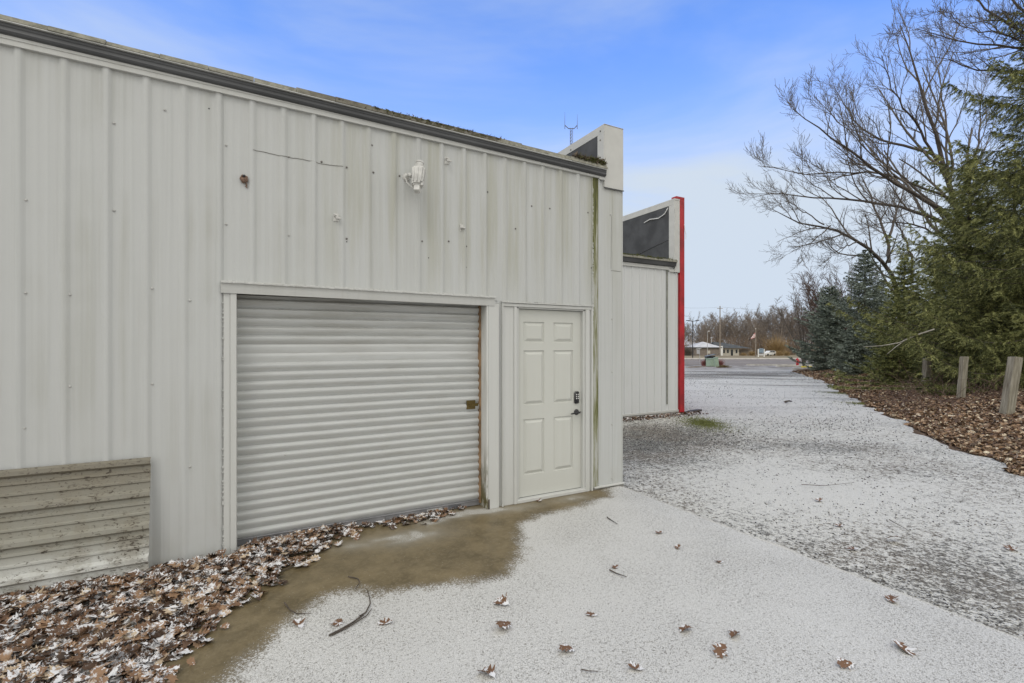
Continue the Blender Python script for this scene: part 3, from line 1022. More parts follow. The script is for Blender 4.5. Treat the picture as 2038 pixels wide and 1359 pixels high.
# door surround
FR = empty('door_frame', (0, 0, 0)); FR.parent = A
q = MB(); q.box(-0.196, -0.150, -0.022, 0.006, 0.0, 2.075, 0.003); q.box(-0.150, -0.107, -0.030, 0.19, 0.0, 2.063, 0.003)
for i in range(70):
    z = RND.uniform(0.02, 2.06); s = RND.uniform(0.001, 0.0035)
    q.box(-0.20 - s, -0.194, -0.024 - s, -0.002, z, z + s * RND.uniform(1, 5), 0.001)
q.build('jamb', M['trim'], FR)
q = MB(); q.box(2.068, 2.085, -0.030, 0.189, 0.0, 2.063, 0.003); q.build('side_board', M['jamb'], FR)
q = MB(); q.box(2.0855, 2.205, -0.034, 0.006, 0.0, 2.064, 0.003); q.build('jamb', M['trim'], FR)
q = MB(); q.box(-0.205, 2.150, -0.036, 0.189, 2.063, 2.098, 0.003); q.build('head_soffit', M['grime'], FR)
q = MB(); q.extrude_x([(-0.040, 2.052), (-0.046, 2.085), (-0.050, 2.126), (-0.068, 2.128), (-0.068, 2.138), (-0.004, 2.150), (-0.004, 2.052)], -0.212, 2.150, 0, -0.010)
# crusty paint and caulk along the header
for i in range(260):
    x = RND.uniform(-0.2, 2.14); s = RND.uniform(0.003, 0.009)
    q.box(x, x + s * RND.uniform(1, 4), -0.066 - RND.uniform(0, .006), -0.02, 2.130 - 0.0046 * x, 2.138 - 0.0046 * x + s, 0.0015)
q.build('header', M['trim'], FR)
q = MB(); q.box(2.052, 2.067, 0.10, 0.16, 0.03, 2.05, 0.002); q.build('guide_rail', simple('rusty_rail', (0.24, 0.15, 0.08), 0.8, var=0.4, scale=12), FR)
q = MB()
q.box(2.0835, 2.098, -0.0375, -0.0335, 0.0, 0.10, 0.001)
q.build('rot_patch', simple('rotten_wood', (0.06, 0.045, 0.03), 0.95, var=0.5, scale=50), FR)

# ---- entry door
ED = empty('entry_door', (2.86, 0.03, 0.03)); ED.parent = A
bx0, bx1 = 2.448 - 2.86, 3.272 - 2.86
def panel_door(bx0, bx1, z0, z1, panels):
    q = MB()
    xs_ = sorted(set([bx0, bx1] + [a for p in panels for a in (p[0], p[1])]))
    zs_ = sorted(set([z0, z1] + [a for p in panels for a in (p[2], p[3])]))
    for i in range(len(xs_) - 1):
        for j in range(len(zs_) - 1):
            cxm = (xs_[i] + xs_[i + 1]) / 2; czm = (zs_[j] + zs_[j + 1]) / 2
            if any(p[0] < cxm < p[1] and p[2] < czm < p[3] for p in panels): continue
            q.add([(xs_[i], 0, zs_[j]), (xs_[i + 1], 0, zs_[j]), (xs_[i + 1], 0, zs_[j + 1]), (xs_[i], 0, zs_[j + 1])], [(0, 1, 2, 3)])
    for (a, b, c, d) in panels:
        rings = [(0, 0.0), (0.005, 0.012), (0.012, 0.0128), (0.040, -0.003), (0.044, -0.004)]
        vs = []
        for (ins, dep) in rings:
            vs += [(a + ins, dep, c + ins), (b - ins, dep, c + ins), (b - ins, dep, d - ins), (a + ins, dep, d - ins)]
        fs = []
        for r in range(len(rings) - 1):
            for k in range(4):
                fs.append((r * 4 + k, r * 4 + (k + 1) % 4, (r + 1) * 4 + (k + 1) % 4, (r + 1) * 4 + k))
        fs.append(tuple(len(vs) - 4 + k for k in range(4)))
        q.add(vs, fs)
    q.box(bx0, bx1, 0.013, 0.045, z0, z1)
    q.add([(bx0, 0, z0), (bx0, 0.013, z0), (bx0, 0.013, z1), (bx0, 0, z1)], [(0, 1, 2, 3)])
    q.add([(bx0, 0, z0), (bx1, 0, z0), (bx1, 0.013, z0), (bx0, 0.013, z0)], [(0, 1, 2, 3)])
    return q
pn = []
for (a, b) in ((2.525 - 2.86, 2.785 - 2.86), (2.905 - 2.86, 3.165 - 2.86)):
    for (c, d) in ((0.24, 0.83), (0.98, 1.56), (1.645, 1.865)):
        pn.append((a, b, c, d))
panel_door(bx0, bx1, 0.012, 1.995, pn).build('door_slab', M['door'], ED, recalc=False)
lk = empty('keypad_lock', (3.205 - 2.86, 0, 1.03)); lk.parent = ED
q = MB(); q.box(-0.033, 0.033, -0.026, 0.0, -0.068, 0.068, 0.012); q.build('housing', M['black'], lk, smooth=True)
q = MB()
for i in range(3):
    for j in range(2):
        q.lathe([(0.0075, 0), (0.0065, 0.003)], (-0.012 + 0.024 * j, -0.0262, 0.035 - 0.022 * i), 8, Matrix.Rotation(pi / 2, 3, 'X'))
q.build('keys', M['keys'], lk)
q = MB(); q.lathe([(0.011, 0), (0.011, 0.006), (0.004, 0.007)], (0, -0.026, -0.040), 12, Matrix.Rotation(pi / 2, 3, 'X')); q.build('key_cylinder', M['black'], lk)
lv = empty('lever_handle', (3.21 - 2.86, 0, 0.865)); lv.parent = ED
q = MB(); q.lathe([(0.034, 0), (0.033, 0.006), (0.026, 0.012), (0.014, 0.018), (0.012, 0.042)], (0, 0, 0), 20, Matrix.Rotation(pi / 2, 3, 'X')); q.build('rose', M['black'], lv, smooth=True)
q = MB(); q.tube([(0.012, -0.048, 0.0), (-0.01, -0.050, 0.002), (-0.05, -0.050, -0.002), (-0.095, -0.046, -0.008), (-0.105, -0.043, -0.010)], [0.011, 0.012, 0.010, 0.008, 0.005], 10); q.build('lever', M['black'], lv, smooth=True)
q = MB(); q.tube([(0.055, -0.01, 0.0), (0.04, -0.015, 0.0), (0.02, -0.02, 0)], 0.005, 6); q.build('latch_tongue', M['black'], lv)

DF = empty('entry_frame', (0, 0, 0)); DF.parent = A
q = MB()
q.box(2.243, 2.256, -0.036, 0.006, 0.0, 2.087, 0.002); q.box(2.256, 2.385, -0.014, 0.006, 0.0, 2.045, 0.002)
q.box(2.385, 2.418, -0.028, 0.10, 0.0, 2.045, 0.003); q.box(2.418, 2.446, -0.012, 0.10, 0.03, 2.045, 0.003)
q.build('jamb', M['trim'], DF)
q = MB()
q.box(3.274, 3.300, -0.012, 0.10, 0.03, 2.045, 0.003); q.box(3.300, 3.352, -0.028, 0.10, 0.0, 2.045, 0.003)
q.box(3.352, 3.376, -0.010, 0.006, 0.0, 2.045); q.box(3.376, 3.398, -0.034, 0.006, 0.0, 2.087, 0.003)
q.build('jamb', M['trim'], DF)
q = MB(); q.box(2.418, 3.300, -0.012, 0.10, 2.030, 2.0449, 0.002); q.box(2.256, 3.376, -0.030, 0.10, 2.0451, 2.078, 0.003); q.extrude_x([(-0.044, 2.082), (-0.044, 2.092), (0, 2.096), (0, 2.0785)], 2.236, 3.405)
for i in range(90):
    x = RND.uniform(2.24, 3.4); s = RND.uniform(0.002, 0.006)
    q.box(x, x + s * RND.uniform(1, 4), -0.043, -0.003, 2.092, 2.094 + s, 0.001)
q.build('header', M['trim'], DF)
q = MB(); q.box(2.419, 3.299, -0.030, 0.10, 0.0, 0.036, 0.004); q.build('threshold', M['trim'], DF)
q = MB(); q.box(2.447, 3.273, 0.035, 0.05, 0.0361, 0.0415); q.build('sweep_gap', M['black'], DF)

# ================================================================== ANNEX
B = empty('annex_building', (0, 0, 0), 0, 'white ribbed building end with red corner trim, set back behind the first', 'building')
YB = 3.95
q = MB(); q.box(3.85, 9.05, YB + 0.006, 16, 0.0, 3.60); q.build('wall', M['siding2'], B)
vs = []; fs = []
pr = [(3.845, 0)]
k = 0
xx = 3.95
while xx < 9.0:
    for dx, y in ((-0.028, 0), (-0.014, -0.018), (0.014, -0.018), (0.028, 0), (0.1, 0), (0.105, -0.003), (0.115, -0.003), (0.12, 0)):
        if xx + dx < 9.05: pr.append((xx + dx, y))
    xx += 0.2286
pr.append((9.055, 0))
for (x, y) in pr:
    for z in (0.10, 3.56): vs.append((x, YB + y, z))
fs = [(i * 2, i * 2 + 2, i * 2 + 3, i * 2 + 1) for i in range(len(pr) - 1)]
q = MB(); q.add(vs, fs); q.build('wall_cladding', M['siding2'], B)
q = MB(); q.box(8.655, 8.69, YB - 0.022, YB - 0.019, 0.25, 3.44); q.build('stained_seam', simple('grey_green_seam', (0.17, 0.175, 0.14), 0.9, var=0.4, scale=6), B)
q = MB(); q.box(3.85, 9.06, YB - 0.024, YB, 0.055, 0.10, 0.003); q.build('base_flashing', M['trim_new'], B)
q = MB(); q.box(3.85, 9.06, YB - 0.015, YB + 0.3, -0.15, 0.055); q.build('footing', M['concrete_base'], B)
q = MB(); q.box(3.85, 8.72, YB - 0.04, YB, 3.44, 3.52, 0.003); q.box(8.72, 9.0, YB - 0.04, YB, 3.40, 3.47, 0.003); q.build('eave_trim', M['trim_new'], B)
q = MB(); q.extrude_x([(YB - 0.01, 3.525), (YB - 0.09, 3.53), (YB - 0.11, 3.62), (YB, 3.62)], 3.85, 8.895); q.build('gutter', M['gutter'], B)
q = MB()
x = 3.85
while x < 8.88:
    x2 = min(x + 0.305, 8.893)
    q.box(x + .002, x2 - .002, YB - 0.13 + RND.uniform(-.01, .01), YB + 0.2, 3.622, 3.66 + RND.uniform(0, 0.015))
    x = x2
q.build('shingle_edge', M['shingle'], B)
moss('moss', 7.0, 8.88, 260, M['moss'], B, yb=YB - 0.12, zoff=0.0, zf=lambda x: 3.68, size=0.04)
q = MB(); q.add([(3.85, YB + 0.1, 3.61), (8.9, YB + 0.1, 3.61), (8.9, 16, 4.5), (3.85, 16, 4.5), (3.85, YB + 0.1, 3.5), (8.9, YB + 0.1, 3.5), (8.9, 16, 3.5), (3.85, 16, 3.5)], [(0, 1, 2, 3), (4, 7, 6, 5), (0, 4, 5, 1), (1, 5, 6, 2), (2, 6, 7, 3), (3, 7, 4, 0)]); q.build('roof', M['roof'], B)
q = MB(); q.box(8.897, 9.061, YB - 0.05, 16, 3.40, 5.12, 0.004)
fp = q.build('parapet', M['trim_new'], B)
q = MB(); q.box(8.889, 8.8965, YB + 0.13, 15.8, 3.60, 5.02); q.build('membrane_panel', M['dark_panel'], fp)
q = MB(); q.box(8.884, 8.8968, YB - 0.05, 16, 5.022, 5.124, 0.002); q.box(8.884, 9.062, YB - 0.052, 16, 5.1235, 5.165, 0.002); q.build('coping', M['trim_new'], fp)
q = MB(); q.box(8.884, 8.8968, YB - 0.05, YB + 0.128, 3.55, 5.0215, 0.002); q.build('edge_flashing', M['trim_new'], fp)
q = MB(); q.tube([(8.875, YB + 0.15, 4.98), (8.87, YB + 0.25, 4.86), (8.87, YB + 0.45, 4.80), (8.872, YB + 0.75, 4.84), (8.876, YB + 0.95, 4.80)], 0.013, 6); q.build('cable', M['white'], fp, smooth=True)
q = MB(); q.tube([(8.884, YB + 1.8, 3.85), (8.882, YB + 1.1, 4.05), (8.884, YB + 0.13, 4.22)], 0.008, 5); q.build('membrane_seam', simple('seam_grey', (0.10, 0.105, 0.11), 0.7), fp)
q = MB(); q.box(9.0625, 9.215, YB - 0.056, 16, 0.02, 5.175, 0.004); q.box(8.94, 9.0622, YB - 0.056, YB + 0.1, 5.1655, 5.225, 0.003); q.box(9.0622, 9.215, YB - 0.056, 16, 5.1755, 5.225, 0.003)
q.build('corner_trim', M['red'], B)
q = MB(); q.tube([(9.20, YB - 0.062, 4.58), (9.21, YB - 0.075, 4.42), (9.235, YB - 0.08, 4.34), (9.232, YB - 0.078, 4.22)], 0.007, 6); q.build('cable', M['white'], B)

# ================================================================== THINGS ON THE WALL
fl = empty('flood_light', (1.256, -0.02, 3.20), 0, 'white painted flood light tilted on wall arm with round sensor cap', 'light fixture')
q = MB(); q.lathe([(0.036, 0), (0.036, 0.008), (0.026, 0.02), (0.015, 0.024)], (0, 0.02, 0), 14, Matrix.Rotation(pi / 2, 3, 'X')); q.build('mounting_plate', M['fixture'], fl, smooth=True)
q = MB(); q.tube([(0, 0, 0), (0.01, -0.06, 0.0), (0.02, -0.085, -0.02)], [0.015, 0.02, 0.016], 10); q.tube([(-0.01, -0.01, -0.02), (-0.012, -0.05, -0.07), (0.02, -0.10, -0.125), (0.045, -0.13, -0.13)], 0.006, 6); q.build('arm', M['fixture'], fl, smooth=True)
T = Matrix.Translation((0.062, -0.16, -0.045)) @ Matrix.Rotation(radians(9), 4, 'Y') @ Matrix.Rotation(radians(-12), 4, 'X') @ Matrix.Rotation(radians(-28), 4, 'Z')
q = MB()
bm = bmesh.new()
bmesh.ops.create_cube(bm, size=1)
for v in bm.verts:
    k = 1.0 if v.co.z > 0 else 0.84
    v.co = Vector((v.co.x * 0.115 * k, v.co.y * 0.105 * k, v.co.z * 0.185))
bmesh.ops.bevel(bm, geom=bm.edges[:], offset=0.014, segments=2, affect='EDGES')
q.from_bm(bm, T)
for i in range(3):
    q.box(-0.040 + 0.034 * i, -0.030 + 0.034 * i, -0.058, -0.045, -0.07, 0.07, 0.002, T)
hs = q.build('housing', M['fixture'], fl, smooth=True)
q = MB(); q.lathe([(0.030, 0.088), (0.036, 0.095), (0.036, 0.135), (0.032, 0.137), (0.032, 0.142), (0.037, 0.144), (0.036, 0.158), (0.026, 0.164)], (0, 0, 0), 18, T); q.build('sensor_cap', M['fixture'], fl, smooth=True)
q = MB(); q.box(-0.028, 0.028, -0.03, 0.03, -0.145, -0.09, 0.006, T); q.build('lamp_socket', M['fixture'], fl)
q = MB(); q.box(0.035, 0.058, -0.045, -0.01, -0.105, -0.06, 0.004, T); q.box(0.04, 0.05, -0.06, -0.04, -0.075, -0.05, 0.002, T); q.build('side_knob', M['fixture'], fl)

def clamp(name, px, py, label, rot=0, flip=False):
    p = wallpt(px, py)
    r = empty(name, p, 0, label, 'bracket')
    q = MB(); q.box(-0.022, 0.022, -0.006, 0.0, -0.034, 0.036, 0.002); q.build('back_plate', M['fixture'], r)
    q = MB()
    if not flip:
        q.tube([(-0.012, -0.005, 0.006), (-0.012, -0.03, 0.018), (0.004, -0.045, 0.008), (0.004, -0.045, -0.014), (0.012, -0.03, -0.02)], 0.0075, 8)
        q.box(-0.012, 0.034, -0.052, -0.034, -0.022, -0.004, 0.003)
    else:
        q.box(-0.022, 0.022, -0.045, -0.005, -0.014, -0.002, 0.002)
        q.box(-0.022, 0.022, -0.020, -0.005, -0.002, 0.024, 0.003)
    q.build('hook', M['fixture'], r, smooth=False)
    return r
clamp('wall_bracket', 669, 433, 'small white painted bracket left of the flood light')
clamp('wall_bracket', 889, 320, 'small white painted bracket just under the eave right of the flood light')
clamp('wall_bracket', 919, 453, 'small square white bracket above the right end of roll-up door', flip=True)

p = wallpt(486, 357)
r = empty('mud_nest', p, 0, 'small brown mud nest with dark hole stuck on the ribbed wall', 'nest')
q = MB()
bm = bmesh.new(); bmesh.ops.create_icosphere(bm, subdivisions=3, radius=0.029)
for v in bm.verts:
    v.co *= 1 + 0.12 * math.sin(v.co.x * 160) * math.cos(v.co.z * 140)
    v.co.z *= 1.15; v.co.y *= 0.8
    if v.co.z > 0.006 and abs(v.co.x + 0.003) < 0.013 and v.co.y < 0: v.co.y *= 0.25; v.co.z *= .85
q.from_bm(bm, Matrix.Translation((0, -0.016, 0)))
q.build('mud_shell', M['nest'], r, smooth=True)
q = MB(); q.box(-0.012, 0.009, -0.030, -0.012, 0.012, 0.030, 0.004); q.build('entrance_hole', M['black'], r)
q = MB(); q.tube([(0.012, -0.01, -0.028), (0.018, -0.008, -0.045), (0.013, -0.006, -0.055), (0.021, -0.006, -0.067)], [0.006, 0.005, 0.006, 0.003], 6); q.build('dried_drip', M['nest'], r)

# leaning sheet
vs = []; fs = []
prz = []
H = 0.80
k = 0
zc = 0.085
z = 0.0
prz.append((0, 0))
while zc < H + 0.05:
    for dz, y in ((-0.030, 0), (-0.014, -0.026), (0.014, -0.026), (0.034, 0), (0.078, 0), (0.085, -0.009), (0.097, -0.009), (0.104, 0), (0.148, 0), (0.155, -0.009), (0.167, -0.009), (0.174, 0)):
        if 0 < zc + dz < H: prz.append((zc + dz, y))
    zc += 0.2286
prz.append((H, 0))
lean = radians(7)
nx_ = 10
for i in range(nx_ + 1):
    x = -4.2 + (4.2 - 0.652) * i / nx_
    for (z, y) in prz:
        yy = y + 0.004 * math.sin(x * 2.3)
        vs.append((x, yy, z))
n_ = len(prz)
front = len(vs)
fs = [(i * n_ + k, (i + 1) * n_ + k, (i + 1) * n_ + k + 1, i * n_ + k + 1) for i in range(nx_) for k in range(n_ - 1)]
vs += [(x, y + 0.0015, z) for (x, y, z) in vs]
fs += [tuple(front + i for i in reversed(f)) for f in fs]
for i in (0, nx_):
    fs += [(i * n_ + k, i * n_ + k + 1, front + i * n_ + k + 1, front + i * n_ + k) for k in range(n_ - 1)]
fs += [(i * n_ + n_ - 1, (i + 1) * n_ + n_ - 1, front + (i + 1) * n_ + n_ - 1, front + i * n_ + n_ - 1) for i in range(nx_)]
q = MB(); q.add(vs, fs)
sh = q.build('metal_sheet', M['sheet'])
sh.location = (0, -0.025 - sin(lean) * H, 0.03); sh.rotation_euler = (-lean, 0, 0)
tag(sh, 'muddy ribbed metal sheet leaning sideways against the wall beside the leaves', 'metal sheet')

# ================================================================== LEAVES, STONES, TWIGS


def leaf_proto(rng, n=11, lobed=True):
    """oak-like leaf, length 1 along y, returns verts (3n,3) and quads"""
    if lobed:
        t = np.array([0, 0.10, 0.20, 0.27, 0.40, 0.47, 0.60, 0.68, 0.80, 0.88, 1.0])
        wd = np.array([0.012, 0.02, 0.22, 0.13, 0.36, 0.19, 0.40, 0.20, 0.27, 0.12, 0.01])
        fw = np.array([0, 0, 0.03, 0, 0.06, 0, 0.09, 0, 0.09, 0, 0])
    else:
        t = np.array([0, 0.3, 0.65, 1.0]); wd = np.array([0.02, 0.28, 0.33, 0.02]); fw = np.zeros(4)
    n = len(t)
    wl = wd * rng.uniform(0.75, 1.2, n); wr = wd * rng.uniform(0.75, 1.2, n)
    c1, c2, c3 = rng.uniform(-0.5, 1.3), rng.uniform(-0.6, 0.8), rng.uniform(-0.35, 0.35)
    V = np.zeros((n, 3, 3))
    for i in range(n):
        bx = 0.10 * math.sin(t[i] * 3 + c1)
        V[i, 0] = (-wl[i] + bx, t[i] + fw[i], c1 * wl[i] ** 2 * 1.6 + c3 * wl[i])
        V[i, 1] = (bx, t[i], 0)
        V[i, 2] = (wr[i] + bx, t[i] + fw[i], c1 * wr[i] ** 2 * 1.6 - c3 * wr[i])
    V[:, :, 2] += (c2 * (V[:, :, 1] - 0.5) ** 2)
    V[:, :, 1] -= 0.5
    V[:, :, 2] -= V[:, :, 2].mean()
    Q = []
    for i in range(n - 1):
        a = i * 3
        Q += [(a, a + 1, a + 4, a + 3), (a + 1, a + 2, a + 5, a + 4)]
    return V.reshape(-1, 3), np.array(Q)


def scatter(protos, pos, size, rot, tiltx, tilty, seed=0):
    r = np.random.RandomState(seed)
    idx = r.randint(0, len(protos), len(pos))
    VV = []; QQ = []; off = 0
    for k, (pv, pq) in enumerate(protos):
        sel = np.where(idx == k)[0]
        if len(sel) == 0: continue
        cz, sz_ = np.cos(rot[sel]), np.sin(rot[sel])
        cx, sx_ = np.cos(tiltx[sel]), np.sin(tiltx[sel])
        cy, sy_ = np.cos(tilty[sel]), np.sin(tilty[sel])
        v = pv[None] * size[sel][:, None, None]
        x, y, z = v[..., 0], v[..., 1], v[..., 2]
        y, z = y * cx[:, None] - z * sx_[:, None], y * sx_[:, None] + z * cx[:, None]
        x, z = x * cy[:, None] + z * sy_[:, None], -x * sy_[:, None] + z * cy[:, None]
        x, y = x * cz[:, None] - y * sz_[:, None], x * sz_[:, None] + y * cz[:, None]
        v = np.stack([x, y, z], -1) + pos[sel][:, None]
        n = pv.shape[0]
        q = pq[None] + (np.arange(len(sel)) * n)[:, None, None] + off
        VV.append(v.reshape(-1, 3)); QQ.append(q.reshape(-1, pq.shape[1])); off += n * len(sel)
    return np.vstack(VV), np.vstack(QQ)


lr = np.random.RandomState(17)
LP = [leaf_proto(lr) for _ in range(30)]
LPs = [leaf_proto(lr, lobed=False) for _ in range(6)]
# leaf drift along the wall
drift_px = [(0, 1500), (160, 1500), (325, 1359), (420, 1262), (470, 1215), (560, 1160), (620, 1118), (680, 1075), (720, 1055), (840, 1040), (950, 1012), (960, 1003), (940, 1003), (700, 1030), (471, 1072), (440, 1075)]
drift = [(G(a, b).x, G(a, b).y) for a, b in drift_px]
drift = drift[2:13] + [(2.02, 0.14), (-0.10, 0.14), (-0.10, 0.0), (-3.2, -0.02), (-3.2, -2.4), (-1.2, -2.4), (-0.62, -1.95)]
n = 16000
Pc = np.stack([lr.uniform(-3.2, 2.1, n), lr.uniform(-2.4, 0.15, n)], -1)
sdd = poly_sd(Pc, drift)
sdd = sdd + 0.10 * (vnoise(Pc[:, 0], Pc[:, 1], 0.2, 31) - 0.5) + 0.05 * lr.randn(n)
keep = (sdd < -0.005)
Pc = Pc[keep]; sdd = sdd[keep]
k2 = lr.rand(len(Pc)) < np.clip(0.35 + (-sdd) * 5, 0, 1)
Pc = Pc[k2]; sdd = sdd[k2]
near_wall = np.exp(-np.clip(-Pc[:, 1] + 0.02, 0, 3) / 0.25)
inw = np.clip(-sdd / 0.35, 0, 1)
zz = lr.rand(len(Pc)) * (0.006 + 0.05 * inw) + (0.05 * inw) * near_wall * (Pc[:, 0] < 0.9) + 0.012
ok = (Pc[:, 1] < -0.045) | (Pc[:, 0] > -0.06)
Pc, zz, inw = Pc[ok], zz[ok], inw[ok]
nn = len(Pc)
V, Q = scatter(LP, np.column_stack([Pc, zz]), lr.uniform(0.05, 0.108, nn), lr.uniform(0, 6.28, nn), lr.randn(nn) * 0.22, lr.randn(nn) * 0.22, 3)
tag(mesh_np('leaf_drift', V, Q, M['leaf_snow'], smooth=False), 'brown oak leaves drifted along the wall and roll-up door under patchy snow', 'leaf litter', kind='stuff')

# single leaves on the slab and gravel
LV = [
    (998, 1204, 0.105, 0.4, 'curled brown oak leaf in the middle of the slab, upper of two'),
    (1007, 1250, 0.115, 2.2, 'snow-dusted brown leaf just below the curled leaf mid slab'),
    (767, 1242, 0.085, 1.0, 'small brown leaf just right of the long bent twig'),
    (675, 1240, 0.085, 2.6, 'brown leaf just left of the long bent twig'),
    (593, 1246, 0.085, 0.2, 'faint brown leaf below the short forked twig'),
    (1130, 1298, 0.085, 1.3, 'brown leaf low on the slab, above and right of the bottom edge leaf'),
    (1178, 1225, 0.070, 0.8, 'small brown leaf alone right of the curled leaf mid slab'),
    (1226, 1130, 0.065, 2.0, 'snowy reddish leaf beside a short dark twig'),
    (1366, 1257, 0.080, 1.2, 'dark brown leaf right of slab middle, left of a paler leaf'),
    (1464, 1267, 0.080, 1.5, 'pale brown leaf lying flat above a dark curled leaf'),
    (1437, 1302, 0.100, 1.7, 'large dark curled leaf in front of a pale flat leaf'),
    (1266, 1333, 0.075, 0.7, 'plain reddish brown leaf near the bottom middle'),
    (1684, 1330, 0.075, 1.0, 'brown ragged leaf near the bottom right corner of slab'),
    (1800, 1293, 0.105, 2.4, 'narrow dark leaf on the slab farthest to the right'),
    (1775, 1195, 0.100, 1.9, 'tan leaf on the slab close to its gravel edge'),
    (1313, 1062, 0.075, 1.4, 'small leaf on the slab nearest to the building corner'),
    (1350, 1091, 0.070, 1.8, 'dark small leaf with thin stem in upper slab'),
    (1433, 1120, 0.065, 1.5, 'pale small leaf near gravel edge in upper slab'),
    (970, 1345, 0.090, 0.3, 'brown folded leaf at the bottom edge of the photo'),
    (1072, 996, 0.085, 2.7, 'pale brown leaf on the threshold of the entry door'),
    (1698, 1092, 0.085, 0.9, 'orange brown leaf on the gravel close to the slab'),
    (1780, 1075, 0.110, 1.7, 'dark reddish leaf on the dark gravel patch'),
    (1632, 995, 0.090, 1.4, 'pale leaf lying on snowy gravel beyond the slab'),
    (2012, 1090, 0.105, 1.8, 'brown leaf on the gravel at the right edge'),
    (1672, 1045, 0.075, 1.1, 'small tan leaf on gravel between the pale leaf and the slab'),
]
for i, (px, py, sz_, rt, lab) in enumerate(LV):
    p = G(px, py)
    rr = np.random.RandomState(100 + i)
    pv, pq = leaf_proto(rr)
    onpad = p.x < 3.8
    v = pv * sz_ * 1.15
    v[:, 2] *= 0.85
    a, b = rr.uniform(-0.25, 0.25), rr.uniform(-0.25, 0.25)
    R = (Matrix.Rotation(rt, 3, 'Z') @ Matrix.Rotation(a, 3, 'X') @ Matrix.Rotation(b, 3, 'Y'))
    v = v @ np.array(R).T
    v[:, 2] -= v[:, 2].min()
    o = mesh_np('fallen_leaf', v, pq, M['leaf_one'])
    o.location = (p.x, p.y, p.z + (0.004 if onpad else -0.006))
    if 'threshold' in lab: o.location = (p.x, -0.045, 0.004); 
    tag(o, lab, 'leaf', 'single leaves scattered on the ground')


def twig(pts, r, label, mat='twig', side=()):
    P_ = [G(a, b) + Vector((0, 0, 0.004 + r + RND.uniform(0, 0.004))) for a, b in pts]
    base = P_[0].copy()
    q = MB()
    rs_ = [r * (1.1 - 0.6 * i / (len(P_) - 1)) for i in range(len(P_))]
    q.tube([p - base for p in P_], rs_, 6)
    for (i, dx, dy) in side:
        q.tube([P_[i] - base, P_[i] - base + Vector((dx, dy, 0.004))], [r * 0.6, r * 0.3], 5)
    o = q.build('fallen_twig', M[mat], None, smooth=True)
    o.location = base
    tag(o, label, 'twig', 'twigs lying on the ground')
twig([(655, 1269), (680, 1256), (705, 1240), (728, 1222), (737, 1205), (735, 1190), (731, 1178)], 0.0055, 'long bent twig curving like a hook on the slab', side=((3, -0.05, -0.03), (2, 0.06, 0.03)))
twig([(662, 1266), (700, 1248), (730, 1228), (740, 1214)], 0.004, 'thin twig lying alongside the long bent twig')
twig([(693, 1150), (712, 1154), (716, 1162), (707, 1175)], 0.0045, 'short crooked twig at the edge of the wet patch above the long bent twig')
twig([(566, 1203), (576, 1216), (590, 1224), (619, 1223)], 0.004, 'short forked twig on the slab beside the leaf drift')
twig([(1213, 1137), (1228, 1144), (1247, 1151)], 0.005, 'short dark twig below the snowy reddish leaf')
twig([(1208, 1031), (1216, 1037), (1229, 1045)], 0.005, 'small curved twig on the slab in front of the building corner')
twig([(1157, 1335), (1172, 1339), (1191, 1339)], 0.003, 'thin twig near bottom edge of the slab')
twig([(560, 1140), (600, 1122), (625, 1110)], 0.004, 'straight twig on wet concrete at the edge of the leaves')
twig([(1770, 1036), (1788, 1046), (1806, 1056)], 0.004, 'thin twig on the gravel near the dark stones')
twig([(1595, 966), (1640, 968), (1700, 962)], 0.004, 'thin curved twig lying on snowy gravel')
twig([(1563, 802), (1570, 800), (1576, 801)], 0.03, 'dark lump of bark alone on the far snowy drive')

# loose stones in the gravel
gr = np.random.RandomState(8)
bm = bmesh.new(); bmesh.ops.create_icosphere(bm, subdivisions=1, radius=1)
bm.verts.index_update()
iv = np.array([v.co[:] for v in bm.verts]); iq = np.array([[v.index for v in f.verts] for f in bm.faces]); bm.free()
sp = [(iv * (1 + 0.35 * gr.randn(len(iv), 1).clip(-1, 1)) * [1.0, 0.75, 0.55], iq) for _ in range(8)]
n = 16000
dd = 2.4 + 8.5 * gr.rand(n) ** 1.3
ll = gr.uniform(-0.05, 1.25, n) * dd
xx_ = dd * CA + ll * SA; yy_ = dd * SA - ll * CA - 4.4
dens = 0.25 + 0.4 * np.exp(-np.clip(xx_ - 3.8, 0, 9) / 0.5) + 0.8 * np.exp(-(((xx_ - 6.4) / 1.0) ** 2 + ((yy_ - 1.9) / 1.1) ** 2)) + 0.6 * (vnoise(xx_, yy_, 0.6, 41) - 0.5)
inside = (xx_ > 3.83) & ~((yy_ > 3.9) & (xx_ < 9.3)) & (gr.rand(n) < dens)
xx_, yy_, dd = xx_[inside], yy_[inside], dd[inside]
bh = bank_h(xx_, yy_)
kk = bh < -0.01
xx_, yy_, dd = xx_[kk], yy_[kk], dd[kk]
szs = gr.uniform(0.004, 0.0105, len(xx_)) * np.clip(dd / 6, 0.9, 1.5) * (1 + 0.5 * (gr.rand(len(xx_)) > 0.95))
V, Q = scatter(sp, np.column_stack([xx_, yy_, gzd(dd) - 0.014 + szs * 0.15]), szs, gr.uniform(0, 6.28, len(xx_)), gr.randn(len(xx_)) * 0.3, gr.randn(len(xx_)) * 0.3, 4)
tag(mesh_np('loose_gravel', V, Q, M['stone']), 'dark loose gravel stones poking through thin snow', 'gravel', kind='stuff')

